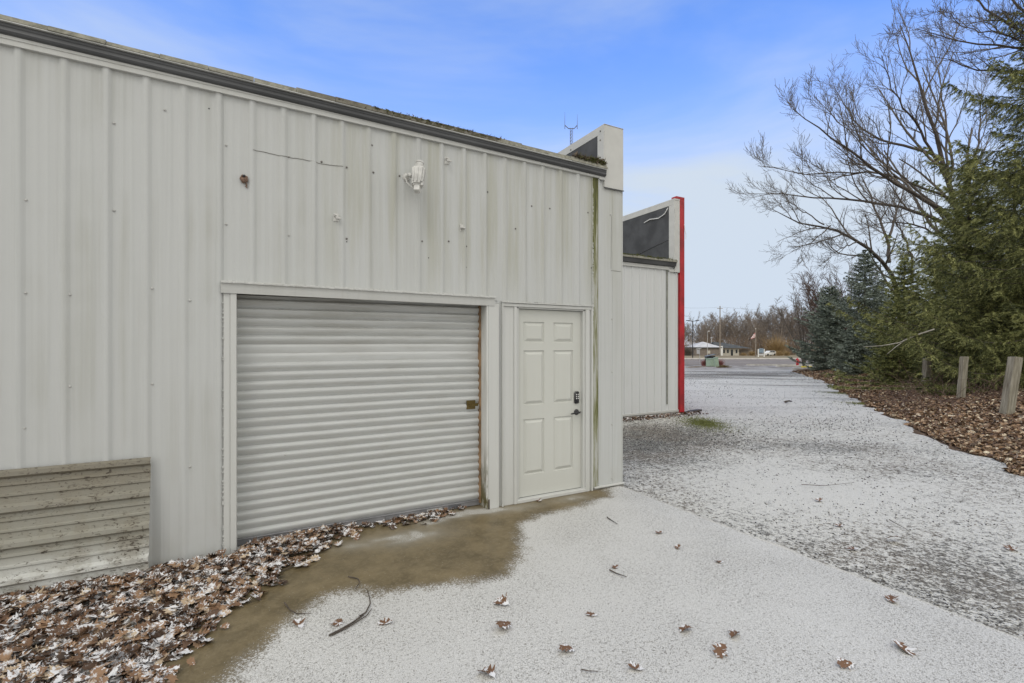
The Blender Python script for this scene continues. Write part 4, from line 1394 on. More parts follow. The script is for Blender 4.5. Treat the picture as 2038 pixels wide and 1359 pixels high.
n = 9000
dd = 8 + 26 * gr.rand(n) ** 1.5
ll = gr.uniform(0.25, 0.75, n) * dd
xx_ = dd * CA + ll * SA; yy_ = dd * SA - ll * CA - 4.4
bh = bank_h(xx_, yy_)
kk = (bh < -0.01) & ~((yy_ > 3.8) & (xx_ < 9.3)) & (vnoise(xx_, yy_, 1.6, 43) + 0.4 * gr.randn(n) > 0.55)
xx_, yy_, dd = xx_[kk], yy_[kk], dd[kk]
szs = gr.uniform(0.007, 0.016, len(xx_)) * (dd / 14) ** 0.5
V, Q = scatter(sp, np.column_stack([xx_, yy_, gzd(dd) - 0.010]), szs, gr.uniform(0, 6.28, len(xx_)), gr.randn(len(xx_)) * 0.3, gr.randn(len(xx_)) * 0.3, 4)
tag(mesh_np('scattered_gravel', V, Q, M['stone']), 'dark gravel lumps scattered over the snowy drive farther out', 'gravel', kind='stuff')

# leaves on the bank
n = 85000
dd = 5.0 + 30 * gr.rand(n) ** 1.9
dl = gr.rand(n) ** 1.4
edl = np.interp(dd, [3, 6.6, 8.5, 11.1, 16, 24, 31, 40], [3.6, 7.0, 7.8, 9.0, 11.4, 15.5, 18.5, 22])
ll = edl - 0.3 + dl * (2.2 + dd * 0.28)
xx_ = dd * CA + ll * SA; yy_ = dd * SA - ll * CA - 4.4
bh = bank_h(xx_, yy_)
kk = bh > -0.02
xx_, yy_, dd, bh = xx_[kk], yy_[kk], dd[kk], bh[kk]
n2 = len(xx_)
V, Q = scatter(LPs, np.column_stack([xx_, yy_, gzd(dd) + bh + gr.uniform(0.004, 0.04, n2)]), gr.uniform(0.045, 0.10, n2) * (1 + dd * 0.010), gr.uniform(0, 6.28, n2), gr.randn(n2) * 0.55, gr.randn(n2) * 0.55, 5)
tag(mesh_np('leaf_litter', V, Q, M['leaf_bank']), 'brown dead leaves covering the bank beside the drive', 'leaf litter', kind='stuff')
# leaf crumbs along the foot of the annex
n = 700
xx_ = gr.uniform(7.0, 9.6, n); yy_ = 3.9 - np.abs(gr.randn(n)) * 0.16
V, Q = scatter(LPs, np.column_stack([xx_, yy_, np.full(n, 0.0) + gr.uniform(0, 0.04, n)]), gr.uniform(0.03, 0.08, n), gr.uniform(0, 6.28, n), gr.randn(n) * 0.4, gr.randn(n) * 0.4, 6)
tag(mesh_np('leaf_litter', V, Q, leafmat('annex_leaf_litter', 0.2)), 'brown leaf scraps along the foot of the annex wall', 'leaf litter', kind='stuff')


def blades(name, cx_, cy_, rx, ry, n, h, mat, label, cat, zf=None, wdt=0.004, seed=1, lean=0.5, rot=0, kind='stuff', parent=None):
    r = np.random.RandomState(seed)
    a = r.uniform(0, 6.28, n); q_ = np.abs(r.randn(n)) * 0.5
    ux, uy = q_ * np.cos(a) * rx, q_ * np.sin(a) * ry
    x = cx_ + ux * cos(rot) - uy * sin(rot); y = cy_ + ux * sin(rot) + uy * cos(rot)
    z = np.zeros(n) if zf is None else np.array([zf(a_, b_) for a_, b_ in zip(x, y)])
    b = np.stack([x, y, z - 0.01], -1)
    th = r.uniform(0, 6.28, n)
    w_ = np.stack([np.cos(th), np.sin(th), np.zeros(n)], -1) * wdt
    hh = h * r.uniform(0.4, 1.1, n)
    d_ = r.randn(n, 3) * lean; d_[:, 2] = 1
    d_ /= np.linalg.norm(d_, axis=1)[:, None]
    m1 = b + d_ * hh[:, None] * 0.55
    d2 = d_ + r.randn(n, 3) * lean * 0.8; d2[:, 2] = np.abs(d2[:, 2]) * 0.7
    tip = m1 + d2 * hh[:, None] * 0.45
    V = np.stack([b - w_, b + w_, m1 + w_ * 0.7, m1 - w_ * 0.7, tip + w_ * .15, tip - w_ * .15], 1).reshape(-1, 3)
    o = np.arange(n)[:, None] * 6
    Q = np.vstack([o + [0, 1, 2, 3], o + [3, 2, 4, 5]])
    ob = mesh_np(name, V, Q, mat, parent)
    if parent is None:
        tag(ob, label, cat, kind=kind)
    return ob


p = G(1400, 841)
blades('grass', p.x, p.y, 0.55, 1.1, 8000, 0.032, M['grass'], 'patch of short mossy green grass at the annex corner', 'grass', wdt=0.004, lean=0.9, rot=VIEW_ROT - 0.15)
for i, (px, py, rx, ry, n_b, hh_) in enumerate(((1668, 782, 0.6, 0.9, 1100, 0.07), (1715, 803, 0.5, 0.6, 1000, 0.07), (1880, 800, 0.5, 0.5, 1800, 0.30), (1845, 790, 0.5, 0.4, 1200, 0.3), (1760, 800, 0.5, 0.4, 350, 0.08))):
    p = G(px, py)
    lb = ['thin green grass at the leaf edge far along the drive', 'thin green grass at the leaf edge left of the posts', 'green weeds among leaves between the two nearest posts', 'green weeds at the foot of the farthest post', 'thin grass among leaves in front of the low spruce'][i]
    blades('grass', p.x, p.y, rx, ry, n_b, hh_, M['grass'], lb, 'grass', zf=gz_at, wdt=0.006, seed=i + 3, lean=0.7)
# dark board by the annex corner
q = MB(); q.box(-0.30, 0.30, -0.05, 0.05, 0.0, 0.04, 0.006); q.box(-0.10, 0.33, 0.06, 0.12, 0.0, 0.03, 0.005)
o = q.build('wet_board', simple('wet_dark_wood', (0.045, 0.035, 0.028), 0.7, var=0.4, scale=12))
p = G(1376, 820); o.location = (p.x + 0.1, p.y, 0.0); o.rotation_euler = (0, 0, 0.2)
tag(o, 'dark wet board lying on the ground at the red corner', 'board')

# fence posts
def post(px, py, h, wd, label, lean_=(0, 0), yaw=0.2):
    p = G(px, py)
    zg = gz_at(p.x, p.y)
    q = MB()
    bm = bmesh.new(); bmesh.ops.create_cube(bm, size=1)
    for v in bm.verts: v.co = Vector((v.co.x * wd, v.co.y * wd * 0.8, v.co.z * h + h / 2 - 0.1))
    bmesh.ops.bevel(bm, geom=[e for e in bm.edges], offset=0.008, segments=1, affect='EDGES')
    bmesh.ops.subdivide_edges(bm, edges=[e for e in bm.edges if abs(e.verts[0].co.z - e.verts[1].co.z) > h / 2], cuts=8)
    for v in bm.verts:
        v.co.x += 0.004 * math.sin(v.co.z * 9 + px) + RND.uniform(-.002, .002); v.co.y += RND.uniform(-.002, .002)
        if v.co.z > h * 0.8: v.co.z += v.co.x * 0.10 + RND.uniform(-0.006, 0.006)
    q.from_bm(bm)
    o = q.build('wooden_post', M['post'])
    o.location = (p.x, p.y, zg); o.rotation_euler = (lean_[0], lean_[1], yaw)
    tag(o, label, 'post', 'wooden posts in the leaf litter')
post(2003, 844, 1.34, 0.19, 'tall square grey wooden post at the right edge, nearest of three', (0.0, 0.17), -0.40)
post(1912, 812, 1.22, 0.15, 'grey wooden post in the middle of three, leaning slightly', (0.0, 0.10), -0.35)
post(1842, 788, 1.12, 0.19, 'grey wooden post farthest of three, half hidden by spruce boughs', (0.0, 0.06), -0.3)

# ================================================================== TREES


def tubes_np(P_, R_, k=4):
    """P_ (B,N,3), R_ (B,N) -> verts, quads"""
    B_, N_, _ = P_.shape
    T_ = np.gradient(P_, axis=1)
    T_ /= np.linalg.norm(T_, axis=2, keepdims=True) + 1e-9
    ref = np.zeros_like(T_); ref[..., 0] = 1.0
    m_ = np.abs(T_[:, :1, 0]) > 0.8
    ref = np.where(m_[..., None], np.array([0, 1.0, 0]), ref)
    a = np.cross(T_, ref); a /= np.linalg.norm(a, axis=2, keepdims=True) + 1e-9
    b = np.cross(T_, a)
    th = np.arange(k) * 2 * pi / k
    V = P_[:, :, None] + R_[:, :, None, None] * (a[:, :, None] * np.cos(th)[None, None, :, None] + b[:, :, None] * np.sin(th)[None, None, :, None])
    o = (np.arange(B_)[:, None, None] * N_ + np.arange(N_ - 1)[None, :, None]) * k
    j = np.arange(k)[None, None]
    j2 = (j + 1) % k
    Q = np.stack([o + j, o + j2, o + k + j2, o + k + j], -1).reshape(-1, 4)
    return V.reshape(-1, 3), Q


def interp_path(P_, s):
    """P_ (B,N,3), s (B,C) in 0..1 -> points, tangents (B,C,3)"""
    N_ = P_.shape[1]
    u = s * (N_ - 1); i = np.clip(u.astype(int), 0, N_ - 2); f = (u - i)[..., None]
    bi = np.arange(P_.shape[0])[:, None]
    p0 = P_[bi, i]; p1 = P_[bi, i + 1]
    t = p1 - p0
    return p0 + t * f, t / (np.linalg.norm(t, axis=-1, keepdims=True) + 1e-9)


def children(P_, R_, r, c, ang, lf, lmin, up=0.1, N_=6, s0=0.15, rf=0.6, wob=0.12, gate=None, lenpow=0.6):
    """c children per parent branch"""
    B_ = P_.shape[0]
    s = s0 + (1 - s0) * (np.arange(c)[None] + r.rand(B_, c)) / c
    s = np.clip(s, 0, 0.99)
    p, t = interp_path(P_, s)
    plen = np.linalg.norm(np.diff(P_, axis=1), axis=2).sum(1)
    L_ = plen[:, None] * lf * (1.05 - s) ** lenpow * r.uniform(0.6, 1.25, (B_, c))
    L_ = np.maximum(L_, lmin * r.uniform(0.6, 1.3, (B_, c)))
    pr_ = np.take_along_axis(R_, np.clip((s * (P_.shape[1] - 1)).astype(int), 0, P_.shape[1] - 1), 1)
    p = p.reshape(-1, 3); t = t.reshape(-1, 3); L_ = L_.ravel(); pr_ = pr_.ravel()
    q_ = r.randn(len(p), 3); q_ -= t * (q_ * t).sum(1, keepdims=True); q_ /= np.linalg.norm(q_, axis=1, keepdims=True)
    q_[:, 2] += 0.25; q_ -= t * (q_ * t).sum(1, keepdims=True); q_ /= np.linalg.norm(q_, axis=1, keepdims=True)
    a = radians(ang) * r.uniform(0.6, 1.3, len(p))
    d = t * np.cos(a)[:, None] + q_ * np.sin(a)[:, None]
    out_ = np.zeros((len(p), N_, 3)); out_[:, 0] = p
    step = (L_ / (N_ - 1))[:, None]
    for i in range(1, N_):
        out_[:, i] = out_[:, i - 1] + d * step
        d = d + r.randn(len(p), 3) * wob + np.array([0, 0, up])
        d /= np.linalg.norm(d, axis=1, keepdims=True)
    r0 = np.minimum(pr_ * rf, L_ * 0.02 + 0.003)
    tap = np.linspace(1, 0.35, N_)
    return out_, r0[:, None] * tap[None]


def resample(pts, N_=14, jit=0.0, r=None):
    pts = np.array(pts, float)
    seg = np.linalg.norm(np.diff(pts, axis=0), axis=1); s = np.concatenate([[0], np.cumsum(seg)]); s /= s[-1]
    t = np.linspace(0, 1, N_)
    # Catmull-like smoothing through dense linear + average
    o = np.stack([np.interp(t, s, pts[:, k]) for k in range(3)], -1)
    for _ in range(2):
        o[1:-1] = o[1:-1] * 0.5 + (o[:-2] + o[2:]) * 0.25
    if jit and r is not None: o[1:-1] += r.randn(N_ - 2, 3) * jit
    return o


def bare_tree(name, base, limbs, label, seed=1, levels=((9, 35, 0.45, 1.0), (6, 35, 0.45, 0.5), (4, 38, 0.5, 0.3)), mat='bark', tmat='bark2', up=0.10, minr=0.004, group=None, wob=0.12):
    """limbs: list of (points, r0, r1) in world coordinates"""
    r = np.random.RandomState(seed)
    root = empty(name, base, 0, label, 'tree', group)
    P_ = np.array([resample(l[0], 14, 0.04, r) for l in limbs])
    R_ = np.array([np.linspace(l[1], l[2], 14) for l in limbs])
    b = np.array(base)
    V, Q = tubes_np(P_ - b, R_, 8)
    mesh_np('trunk', V, Q, M[mat], root, smooth=True)
    VV, QQ, off = [], [], 0
    cur, cr = P_, R_
    for li, (c, ang, lf, lmin) in enumerate(levels):
        cur, cr = children(cur, cr, r, c, ang, lf, lmin, up=up, N_=7 if li == 0 else 5, s0=0.2 if li else 0.25, wob=wob)
        cr = np.maximum(cr, minr)
        V, Q = tubes_np(cur - b, cr, 5 if li == 0 else 3)
        VV.append(V); QQ.append(Q + off); off += len(V)
    mesh_np('crown', np.vstack(VV), np.vstack(QQ), M[tmat], root)
    return root


def LP3(pts, d, dj=0.0, r=RND):
    return [tuple(AT(a, b, d + (r.uniform(-dj, dj)) + k * 0.0)) for k, (a, b) in enumerate(pts)]


# large bare tree rising out of the spruces
D1 = 26.0
tb = CW((1935 - CX) / F * D1, D1)
def dpath(pts, dd0, dd1):
    n_ = len(pts)
    return [tuple(AT(a, b, dd0 + (dd1 - dd0) * i / (n_ - 1))) for i, (a, b) in enumerate(pts)]
bare_tree('bare_tree', tuple(tb), [
    ([tuple(tb)] + dpath([(1932, 560), (1915, 450), (1890, 370), (1872, 317), (1858, 234), (1825, 150), (1805, 90), (1792, 50)], D1, D1 - 1), 0.24, 0.018),
    (dpath([(1912, 455), (1870, 412), (1792, 374), (1740, 335), (1708, 310), (1642, 264), (1600, 235), (1578, 217)], D1, D1 - 4), 0.12, 0.012),
    (dpath([(1915, 470), (1878, 440), (1810, 415), (1742, 400), (1642, 394), (1541, 387), (1510, 380), (1488, 385)], D1, D1 + 2), 0.10, 0.010),
    (dpath([(1872, 317), (1840, 300), (1792, 290), (1725, 267), (1690, 225), (1668, 190), (1658, 165)], D1, D1 + 3), 0.08, 0.012),
    (dpath([(1880, 350), (1850, 290), (1820, 240), (1790, 205), (1768, 160), (1755, 110)], D1, D1 - 3), 0.08, 0.012),
    (dpath([(1905, 420), (1880, 330), (1885, 240), (1870, 170), (1862, 110), (1845, 85)], D1, D1 + 3), 0.08, 0.012),
    (dpath([(1895, 400), (1830, 372), (1770, 340), (1690, 345), (1620, 345), (1560, 340), (1508, 330)], D1, D1 - 3), 0.07, 0.010),
    (dpath([(1905, 440), (1920, 370), (1945, 300), (1950, 220), (1965, 160)], D1, D1 + 2), 0.09, 0.012),
    (dpath([(1860, 405), (1800, 350), (1745, 322), (1700, 270), (1640, 215), (1618, 188)], D1, D1 + 1), 0.06, 0.010),
    (dpath([(1900, 470), (1850, 460), (1800, 440), (1740, 445), (1700, 460)], D1, D1 - 2), 0.06, 0.010),
], 'large bare tree with branches sweeping up and left over the drive', seed=4, levels=((12, 28, 0.40, 1.5), (9, 32, 0.42, 0.6), (4, 34, 0.5, 0.36)), up=0.12, minr=0.0065)
# second, with the arching limb
D2 = 31.0
tb = CW((1800 - CX) / F * D2, D2)
bare_tree('bare_tree', tuple(tb), [
    ([tuple(tb)] + dpath([(1795, 620), (1785, 560), (1776, 533), (1762, 512), (1735, 497), (1708, 480), (1680, 462), (1653, 449), (1622, 444), (1580, 440), (1545, 432), (1525, 410)], D2, D2 - 2), 0.20, 0.012),
    (dpath([(1770, 522), (1766, 490), (1770, 468), (1758, 450), (1748, 430), (1738, 405), (1725, 370), (1700, 330)], D2 - 0.55, D2 + 1), 0.11, 0.012),
    (dpath([(1770, 470), (1778, 440), (1790, 410), (1800, 370), (1812, 330)], D2 - 0.2, D2 + 2), 0.08, 0.012),
    (dpath([(1815, 560), (1815, 515), (1805, 480), (1790, 450), (1775, 430), (1770, 400)], D2 + 1, D2 + 2), 0.10, 0.012),
    (dpath([(1708, 480), (1685, 490), (1660, 500), (1645, 520)], D2 - 1.1, D2 - 2), 0.045, 0.008),
    (dpath([(1653, 449), (1630, 470), (1600, 490), (1575, 500)], D2 - 1.3, D2 - 2.5), 0.04, 0.008),
    (dpath([(1640, 447), (1600, 420), (1565, 400), (1530, 395)], D2 - 1.35, D2 + 1), 0.04, 0.008),
], 'bare tree with one long limb arching left above the blue spruces', seed=9, levels=((12, 38, 0.30, 1.2), (7, 36, 0.42, 0.6), (4, 36, 0.5, 0.32)), up=0.05, minr=0.0065)
# third, limbs entering at the top right
D3 = 15.0
tb = CW((2330 - CX) / F * D3, D3)
bare_tree('bare_tree', tuple(tb), [
    ([tuple(tb)] + dpath([(2325, 500), (2300, 300), (2260, 150), (2200, 20), (2120, -120)], D3, D3), 0.22, 0.03),
    (dpath([(2290, 260), (2150, 130), (2038, 63), (2000, 45), (1968, 20), (1940, -5), (1915, -40)], D3, D3), 0.10, 0.012),
    (dpath([(2290, 280), (2150, 110), (2022, 88), (1960, 92), (1908, 84), (1870, 72), (1825, 57)], D3, D3 - 1), 0.07, 0.008),
    (dpath([(2280, 240), (2120, 170), (2038, 150), (1985, 130), (1940, 140), (1905, 133), (1852, 112)], D3, D3 + 1), 0.07, 0.008),
    (dpath([(2250, 150), (2120, 60), (2038, 20), (1990, -20), (1960, -60)], D3, D3 + 1), 0.08, 0.012),
    (dpath([(2100, 90), (2000, 70), (1940, 62), (1898, 33), (1870, 18)], D3, D3), 0.035, 0.006),
], 'bare tree reaching in from the top right corner above the tall spruce', seed=12, levels=((14, 34, 0.24, 0.8), (8, 36, 0.4, 0.36), (5, 36, 0.5, 0.18)), up=0.06, minr=0.004)


def multi_stem(base, n_, h, spread, r, r0, curve=0.25):
    limbs = []
    for i in range(n_):
        a = r.uniform(0, 2 * pi); s = r.uniform(0.3, 1) * spread; hh = h * r.uniform(0.7, 1.0)
        tip = np.array([cos(a) * s, sin(a) * s, hh])
        pts = [np.array(base) + tip * np.array([t ** 1.3, t ** 1.3, t]) for t in np.linspace(0, 1, 6)]
        limbs.append((pts, r0 * r.uniform(0.6, 1), r0 * 0.12))
    return limbs


r_ = np.random.RandomState(2)
for (px, d, h, n_, spr, lab, tm, sd_, lv) in (
    (1640, 38, 8.6, 8, 3.0, 'bare brownish tree behind the blue spruces at far end of the row', 'bark_red', 3, ((12, 36, 0.32, 1.0), (6, 38, 0.45, 0.5), (3, 38, 0.5, 0.25))),
    (1600, 44, 7.0, 7, 2.6, 'small bare tree beside the blue spruce nearest the road', 'bark2', 5, ((10, 36, 0.32, 0.9), (6, 38, 0.45, 0.45), (3, 38, 0.5, 0.25))),
    (1692, 36, 7.2, 7, 2.2, 'bare reddish tree between the pointed spruce and the one near the road', 'bark_red', 8, ((12, 36, 0.32, 1.0), (6, 38, 0.45, 0.5), (3, 38, 0.5, 0.25))),
):
    b = CW((px - CX) / F * d, d)
    bare_tree('bare_tree', tuple(b), multi_stem(b, n_, h, spr, r_, 0.09), lab, seed=sd_, levels=lv, mat='bark', tmat=tm, up=0.08, minr=0.009)


def spruce(name, px, d, h, rad, label, mat, seed, nb=220, zlow=0.25, droop=0.25, tw=0.30, spacing=0.11, ndl=0.05, nper=16, power=0.85, hang=0.3, front=None, lift=0.0, group='spruces along the drive', wn=0.006, whorl=1.0):
    r = np.random.RandomState(seed)
    base = CW((px - CX) / F * d, d)
    base.z = gz_at(base.x, base.y) - 0.05
    root = empty(name, base, 0, label, 'tree', group)
    q = MB(); q.tube([(0, 0, -0.3), (0.02, 0, h * 0.3), (0, 0.02, h * 0.7), (0, 0, h * 0.98)], [h * 0.016 + 0.03, h * 0.012 + 0.02, h * 0.006 + 0.01, 0.01], 8)
    q.build('trunk', M['bark'], root, smooth=True)
    z = zlow + (h * 0.985 - zlow) * (np.arange(nb) + r.rand(nb)) / nb
    wz = max(0.22, h * 0.035) * whorl
    z = np.where(r.rand(nb) < 0.5, np.round(z / wz) * wz + r.randn(nb) * wz * 0.10, z)
    z = np.clip(z, zlow, h * 0.985)
    az = np.arange(nb) * 2.39996 + r.uniform(-0.4, 0.4, nb)
    prof = rad * np.clip(1 - z / h, 0, 1) ** power + 0.05
    prof *= np.clip(0.80 + 0.5 * z / (0.15 * h), 0, 1)
    L_ = prof * r.uniform(0.55, 1.18, nb) * (0.9 + 0.25 * np.sin(az * 2 + z * 3.1 + seed))
    NB = 9
    P_ = np.zeros((nb, NB, 3))
    P_[:, 0, 2] = z
    ao = np.stack([np.cos(az), np.sin(az)], -1)
    for i in range(1, NB):
        t = i / (NB - 1)
        P_[:, i, :2] = ao * (L_ * t)[:, None] + r.randn(nb, 2) * 0.03 * t
        zt = z / h
        P_[:, i, 2] = z + L_ * (-droop * math.sin(t * pi * 0.8) * (1.25 - zt) + (0.35 * zt + lift) * t + 0.10 * t * t)
    R_ = (0.006 + 0.012 * L_ / max(rad, 0.1))[:, None] * np.linspace(1, 0.25, NB)[None]
    P_[..., 2] = np.maximum(P_[..., 2], 0.04)
    V, Q = tubes_np(P_, R_, 4)
    VV = [V]; QQ = [Q]; off = len(V)
    # twigs along each branch
    TP = []; 
    for i in range(nb):
        m_ = max(4, int(L_[i] / spacing) * 2)
        s = np.linspace(0.12, 0.99, m_) + r.uniform(-0.02, 0.02, m_)
        s = np.clip(s, 0.02, 0.995)
        p, t = interp_path(P_[i:i + 1], s[None]); p = p[0]; t = t[0]
        side = np.cross(t, [0, 0, 1.0]); side /= np.linalg.norm(side, axis=1)[:, None] + 1e-9
        sg = np.where(np.arange(m_) % 2 == 0, 1, -1)[:, None]
        dr = t * r.uniform(0.5, 1.0, (m_, 1)) + side * sg * r.uniform(0.5, 1.1, (m_, 1)) + r.randn(m_, 3) * 0.13
        dr[:, 2] -= hang * r.uniform(0.3, 1.6, m_)
        dr /= np.linalg.norm(dr, axis=1)[:, None]
        l_ = tw * (0.30 + 1.35 * (1 - s) ** 0.7 * min(1.0, L_[i] / 1.3)) * r.uniform(0.55, 1.3, m_)
        a = p; c_ = p + dr * l_[:, None] + np.array([0, 0, -1.0]) * (hang * 0.3 * l_[:, None])
        b_ = (a + c_) / 2 + np.array([0, 0, 1.0]) * 0.06 * l_[:, None]
        TP.append(np.stack([a, b_, c_], 1))
    TP = np.vstack(TP)
    TP[..., 2] = np.maximum(TP[..., 2], 0.03)
    # needles: slim triangles round each twig
    nt_ = len(TP); nper = int(nper * 1.45); wn *= 1.15
    s = (np.arange(nper)[None] + r.rand(nt_, nper)) / nper
    p, t = interp_path(TP, np.clip(s, 0, 0.999))
    q_ = r.randn(nt_, nper, 3); q_[..., 2] += 0.35
    q_ -= t * (q_ * t).sum(-1, keepdims=True); q_ /= np.linalg.norm(q_, axis=-1, keepdims=True)
    dirn = t * 0.85 + q_ * 0.8
    ln = ndl * r.uniform(0.7, 1.35, (nt_, nper, 1))
    wv = np.cross(dirn, q_ + r.randn(nt_, nper, 3) * 0.5); wv /= np.linalg.norm(wv, axis=-1, keepdims=True) + 1e-9
    wv *= wn
    a = p - wv; b_ = p + wv; c_ = p + dirn * ln
    # join all the needles of a twig into one island through its spine
    V3 = np.stack([a, b_, c_], 2).reshape(-1, 3)
    F3 = np.arange(len(V3)).reshape(-1, 3)
    V4 = np.vstack([v.reshape(-1, 3) for v in VV])
    mesh_np('branches', V4, np.vstack(QQ), M['bark'], root)
    # twig ribs with needles: quads and tris kept apart, same crown part
    att = np.repeat(r.rand(nt_), nper * 3)
    cr = mesh_np('crown', V3, F3, M[mat], root, attrs={'tw': att})
    return root


def needle2(mat):
    """use the per-twig value rather than the per-island one"""
    nt_ = mat.node_tree
    geo = [n for n in nt_.nodes if n.type == 'NEW_GEOMETRY'][0]
    at_ = nt_.nodes.new('ShaderNodeAttribute'); at_.attribute_name = 'tw'
    for l in list(nt_.links):
        if l.from_node == geo:
            ts = l.to_socket; nt_.links.remove(l); nt_.links.new(at_.outputs['Fac'], ts)


for k_ in ('needle_dark', 'needle_green', 'needle_blue'): needle2(M[k_])

spruce('spruce_tree', 2185, 14.0, 13.8, 6.1, 'very tall dark spruce with drooping boughs filling the right edge', 'needle_dark', 1, nb=620, zlow=0.6, droop=0.30, tw=0.42, spacing=0.085, ndl=0.060, nper=18, hang=0.75, wn=0.008, power=0.72)
spruce('spruce_tree', 1930, 17.5, 8.2, 3.1, 'broad green spruce behind the wooden posts', 'needle_green', 2, nb=420, zlow=0.5, droop=0.22, tw=0.36, spacing=0.085, ndl=0.055, nper=15, hang=0.45, wn=0.007)
spruce('spruce_tree', 1800, 21.0, 5.4, 2.1, 'bright green spruce with boughs to the ground left of the posts', 'needle_green', 3, nb=330, zlow=0.15, droop=0.15, tw=0.30, spacing=0.08, ndl=0.055, nper=14, hang=0.2, wn=0.008)
spruce('spruce_tree', 1865, 24.0, 6.8, 2.6, 'green spruce half hidden between the bright and the broad spruce', 'needle_green', 4, nb=260, zlow=0.3, droop=0.2, tw=0.34, spacing=0.10, ndl=0.06, nper=12, wn=0.009)
spruce('spruce_tree', 1722, 30.0, 7.5, 2.7, 'pointed dark blue-green spruce with its tip against the sky', 'needle_blue', 5, nb=320, zlow=0.2, droop=0.12, tw=0.36, spacing=0.10, ndl=0.07, nper=12, hang=0.1, wn=0.011)
spruce('spruce_tree', 1652, 33.0, 5.7, 2.6, 'blue spruce nearest the road with boughs spread over the ground', 'needle_blue', 6, nb=300, zlow=0.1, droop=0.12, tw=0.36, spacing=0.10, ndl=0.075, nper=12, hang=0.05, wn=0.012, power=0.65)
spruce('spruce_tree', 1702, 26.0, 3.1, 1.25, 'small pale blue spruce in front of the pointed one', 'needle_blue', 7, nb=220, zlow=0.1, droop=0.1, tw=0.26, spacing=0.08, ndl=0.055, nper=14, hang=0.05, wn=0.009)
spruce('spruce_tree', 1775, 18.5, 1.5, 0.75, 'low green spruce bush in front of the bright green spruce', 'needle_green', 8, nb=150, zlow=0.05, droop=0.05, tw=0.22, spacing=0.06, ndl=0.05, nper=14, hang=0.1, wn=0.007, power=0.5)
spruce('spruce_tree', 1985, 15.0, 3.6, 2.3, 'low dark spruce boughs directly behind the nearest post', 'needle_dark', 9, nb=240, zlow=0.5, droop=0.15, tw=0.34, spacing=0.08, ndl=0.055, nper=15, hang=0.5, wn=0.007, power=0.5)
spruce('spruce_tree', 2020, 24.0, 11.5, 3.6, 'tall dark spruce far back, seen in gaps behind the broad one', 'needle_dark', 10, nb=260, zlow=0.5, droop=0.2, tw=0.42, spacing=0.13, ndl=0.07, nper=12, hang=0.3, wn=0.011)
spruce('spruce_tree', 1755, 35.0, 6.2, 2.6, 'grey-blue spruce farther back right of the pointed one', 'needle_blue', 11, nb=220, zlow=0.2, droop=0.12, tw=0.40, spacing=0.12, ndl=0.08, nper=11, hang=0.1, wn=0.013)

# pale broken branch sticking out of the spruces
q = MB()
b0 = AT(1860, 655, 14.6)
pp = [AT(a, b, d) for a, b, d in ((1860, 655, 14.6), (1820, 668, 14.8), (1790, 682, 15.0), (1755, 688, 15.2), (1718, 690, 15.3))]
q.tube([p - b0 for p in pp], [0.022, 0.02, 0.017, 0.013, 0.006], 7)
pp = [AT(a, b, d) for a, b, d in ((1800, 678, 14.95), (1783, 690, 14.8), (1765, 705, 14.7))]
q.tube([p - b0 for p in pp], [0.013, 0.01, 0.005], 6)
o = q.build('broken_branch', M['twig_pale'], None, smooth=True); o.location = b0
tag(o, 'pale broken branch sticking out left from the green spruces', 'branch')
# tangled dead stems behind the posts
r = np.random.RandomState(44)
Ps = []
for i in range(420):
    px = r.uniform(1760, 2040); d = r.uniform(11.5, 17)
    b = CW((px - CX) / F * d, d); zg = gz_at(b.x, b.y)
    dirv = r.randn(3) * 0.6; dirv[2] = abs(r.randn()) * 0.6 + 0.25
    p_ = np.array([b.x, b.y, zg]); pts = [p_]
    L0 = r.uniform(0.4, 1.3)
    for k in range(5):
        dirv = dirv + r.randn(3) * 0.25; dirv[2] -= 0.15
        p_ = p_ + dirv / np.linalg.norm(dirv) * L0 / 5
        p_[2] = max(p_[2], zg + 0.02); pts.append(p_)
    Ps.append(pts)
Ps = np.array(Ps); V, Q = tubes_np(Ps, np.full(Ps.shape[:2], 0.005) * np.linspace(1.2, 0.4, 6)[None], 4)
tag(mesh_np('brush', V, Q, M['bark_red']), 'tangle of dead stems among the posts under the spruces', 'brush', kind='stuff')

# woodland beyond the road
r = np.random.RandomState(77)
def wood_proto(seed):
    rr = np.random.RandomState(seed)
    h = rr.uniform(12, 17)
    limbs = [np.array([[0, 0, 0], [rr.randn() * .2, rr.randn() * .2, h * 0.35], [rr.randn() * .5, rr.randn() * .5, h * 0.7], [rr.randn() * .6, rr.randn() * .6, h]])]
    R0 = [np.linspace(0.20, 0.03, 10)]
    for i in range(9):
        a = rr.uniform(0, 2 * pi); z0 = h * rr.uniform(0.25, 0.8); l = h * rr.uniform(0.2, 0.38)
        limbs.append(np.array([[0, 0, z0], [cos(a) * l * .35, sin(a) * l * .35, z0 + l * .45], [cos(a) * l * .6, sin(a) * l * .6, z0 + l * .9]]))
        R0.append(np.linspace(0.09, 0.02, 10))
    P_ = np.array([resample(l, 10, 0.08, rr) for l in limbs]); R_ = np.array(R0)
    V, Q = tubes_np(P_, R_, 4)
    VV, QQ, off = [V], [Q], len(V)
    cur, c_r = P_, R_
    for (c, lf, lm) in ((9, 0.38, 1.5), (6, 0.5, 0.9)):
        cur, c_r = children(cur, c_r, rr, c, 36, lf, lm, up=0.12, N_=4, wob=0.15)
        c_r = np.maximum(c_r, 0.026)
        V, Q = tubes_np(cur, c_r, 3); VV.append(V); QQ.append(Q + off); off += len(V)
    return np.vstack(VV), np.vstack(QQ)
WP = [wood_proto(s_) for s_ in range(5)]
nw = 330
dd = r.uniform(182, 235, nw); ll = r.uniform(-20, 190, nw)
sc = r.uniform(0.65, 1.05, nw) * (0.80 + 0.42 * np.clip((ll - 62) / 45, 0, 1))
